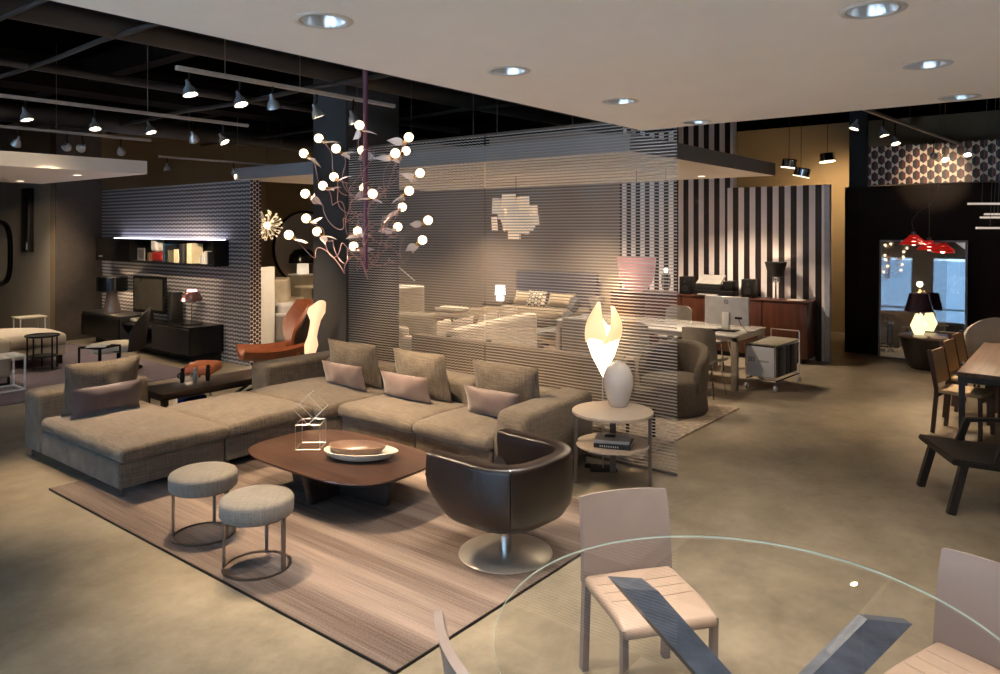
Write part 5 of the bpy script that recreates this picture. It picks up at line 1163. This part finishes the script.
track(5.1, 2.72, 4.84, 3.3, 'white lighting track nearest, above the coffee table'); track(7.35, -1.5, 4.75, 3.3, 'long white lighting track, second from the front'); track(9.55, -1.5, 4.75, 3.3, 'long white lighting track just before the left canopy'); track(11.55, 5.88, 8.65, 3.3, 'short white track over the patterned wall'); track(2.0, 7.7, 13.4, 3.45, 'white lighting track at the right running towards the tiled band', y1=1.55)
lamp_p = None
def track_spot(x, y, z, tgt, lit, lab, power=90, zt=None):
    t = thing('track_spotlight', lab, 'spotlight', (x, y, z), 0, 'track spotlights')
    p = Vector((x, y, z)); d = (Vector(tgt)-p).normalized(); q = d.to_track_quat('-Z', 'Y').to_matrix()
    bm = BM(); lathe(bm, [(0, .075), (.012, .075), (.016, .045), (.022, .030), (.040, .008), (.050, -.022), (.055, -.040), (.050, -.040), (.044, -.018), (.034, .004), (0, .022)], seg=20); bmesh.ops.rotate(bm, verts=bm.verts, matrix=q); obj('lamp_head', bm, SPK, t)
    bm = BM(); tube(bm, [(0, 0, 3.29-z if zt is None else zt-z), (0, 0, .10), tuple(-d*.05)], .008, 6); obj('bracket', bm, BLACK, t)
    if lit:
        bm = BM(); cyl(bm, (0, 0), .034, -.028, -.018, 16); bmesh.ops.rotate(bm, verts=bm.verts, matrix=q); obj('lens', bm, SPOTG, t)
        SPOTS.append((tuple(p+d*.055), tgt, power*1.7, (1., .76, .50), {300: 22, 340: 40, 60: 44}.get(power, 60), .7, .03))
    else:
        bm = BM(); cyl(bm, (0, 0), .034, -.028, -.018, 16); bmesh.ops.rotate(bm, verts=bm.verts, matrix=q); obj('lens', bm, mat('unlit_lens', (.6, .58, .55), .2), t)
W = ['first', 'second', 'third', 'fourth', 'fifth', 'sixth']
track_spot(2.83, 5.12, 3.16, (3.2, 4.3, 0), True, 'lit spotlight on the nearest track, left end', 170); track_spot(3.24, 5.12, 3.14, (3.6, 4.0, 0), True, 'lit spotlight on the nearest track, right of the left end one', 170)
track_spot(3.52, 5.10, 3.15, (4.6, 5.6, .4), True, 'bell spotlight turned away from the viewer, middle of the nearest track', 130); track_spot(3.95, 5.10, 3.13, (5.0, 4.6, .4), True, 'bell spotlight turned away, right of middle on the nearest track', 130); track_spot(4.33, 5.08, 3.12, (5.2, 4.6, .4), True, 'lit spotlight at the far end of the nearest track, by the purple pole', 150)
track_spot(2.55, 7.37, 3.15, (3.1, 6.8, .4), True, 'lit spotlight on the second track, first from the left', 130); track_spot(3.13, 7.37, 3.13, (3.2, 6.6, .4), True, 'lit spotlight on the second track, second from the left', 150); track_spot(3.66, 7.37, 3.15, (4.2, 6.6, .4), True, 'lit spotlight on the second track, third from the left', 130)
track_spot(4.12, 7.37, 3.11, (6.0, 8.9, .4), True, 'lit spotlight on the second track, fourth from the left', 190); track_spot(4.46, 7.37, 3.12, (5.4, 5.8, .4), True, 'lit spotlight on the second track, at its right end', 150)
for i, x in enumerate((3.22, 3.75, 3.92, 4.38)): track_spot(x, 9.57, 3.14, ((2.9, 12.4, 0), (5.85, 17.4, 1.3), (3.9, 11.43, 2.6), (6.7, 12.6, 1.0))[i], True, 'bell spotlight turned away on the third track, %s from the left' % W[i], (60, 300, 14, 340)[i])
track_spot(6.02, 11.57, 3.13, (6.4, 11.8, .6), True, 'lit spotlight on the short track over the patterned wall', 90); track_spot(7.20, 11.57, 3.14, (9.2, 13.0, .3), True, 'spotlight turned away on the short track over the patterned wall', 200)
track_spot(8.95, 2.05, 3.30, (8.3, 3.0, 0), True, 'bell spotlight turned away on the right track, nearest the slab', 60, zt=3.44); track_spot(9.55, 1.88, 3.27, (9.5, 1.2, .7), True, 'bell spotlight turned away on the right track, second from the slab', 70, zt=3.44); track_spot(10.1, 1.86, 3.22, (9.4, 1.2, .7), True, 'dimly lit bell spotlight on the right track, third from the slab', 80, 3.44)
track_spot(12.4, 1.78, 3.22, (13.95, 2.0, 3.0), True, 'lit spotlight before the tiled band, left of the pair', 60, 3.44); track_spot(12.7, 1.68, 3.20, (11, .6, .7), True, 'lit spotlight before the tiled band, right of the pair', 70, 3.44); track_spot(13.2, 1.45, 3.30, (11.7, 1.0, .5), True, 'lit spotlight before the tiled band at the track end', 110, 3.44)
# smaller fixtures give these rooms their light
SPOTS += [((15.2, 4.0, 3.4), (16.4, 4.0, 2.6), 160, (1., .72, .40), 130, 1., .1), ((13.95, 4.6, 3.1), (16.4, 5.6, 2.6), 90, (1., .72, .40), 130, 1., .1)]

# ------------------------------------------------------------------ lights
def spot(loc, target, power, col=(1., .78, .55), size=55, blend=.6, r=.04):
    l = bpy.data.lights.new('spot_light', 'SPOT'); l.energy = power; l.color = col; l.spot_size = R(size); l.spot_blend = blend; l.shadow_soft_size = r
    o = bpy.data.objects.new('spot_light', l); C.objects.link(o); o.location = loc
    o.rotation_euler = (Vector(target)-Vector(loc)).to_track_quat('-Z', 'Y').to_euler(); return o
def point(loc, power, col=(1., .75, .5), r=.05):
    l = bpy.data.lights.new('lamp_light', 'POINT'); l.energy = power; l.color = col; l.shadow_soft_size = r
    o = bpy.data.objects.new('lamp_light', l); C.objects.link(o); o.location = loc; return o
for args in SPOTS: spot(*args)
w = bpy.data.worlds.new('sky'); bpy.context.scene.world = w; w.use_nodes = True
w.node_tree.nodes['Background'].inputs[0].default_value = (.50, .72, 1., 1); w.node_tree.nodes['Background'].inputs[1].default_value = 17.

# ------------------------------------------------------------------ camera
cd = bpy.data.cameras.new('camera'); cam = bpy.data.objects.new('camera', cd); C.objects.link(cam)
cam.location = (0, 0, 2.15); cam.rotation_euler = (R(90), 0, math.atan2(-.7836, .6212))
cd.sensor_width = 36; cd.lens = 36*744/1000; cd.shift_y = -.108; cd.clip_start = .05; cd.clip_end = 200
sc = bpy.context.scene; sc.camera = cam
sc.view_settings.view_transform = 'Standard'; sc.view_settings.look = 'None'; sc.view_settings.gamma = 1; sc.view_settings.use_curve_mapping = False
sc.view_settings.exposure = .50
sc.cycles.use_denoising = True; sc.cycles.max_bounces = 8; sc.cycles.transparent_max_bounces = 16; sc.cycles.sample_clamp_indirect = 6.
for loc, p, c in ((( 5.80, 3.42, 1.62), 4, (1., .8, .55)), ((6.40, 14.33, 1.15), 10, (1., .72, .45)), ((6.2, 11.5, 1.0), 6, (1., .72, .5)), ((12.45, 4.06, 1.50), 6, (1., .75, .5)), ((9.56, 7.25, 2.34), 60, (1., .8, .6)), ((12.0, 10.0, 1.2), 6, (1., .9, .85))):
    point(loc, p, c, .06)
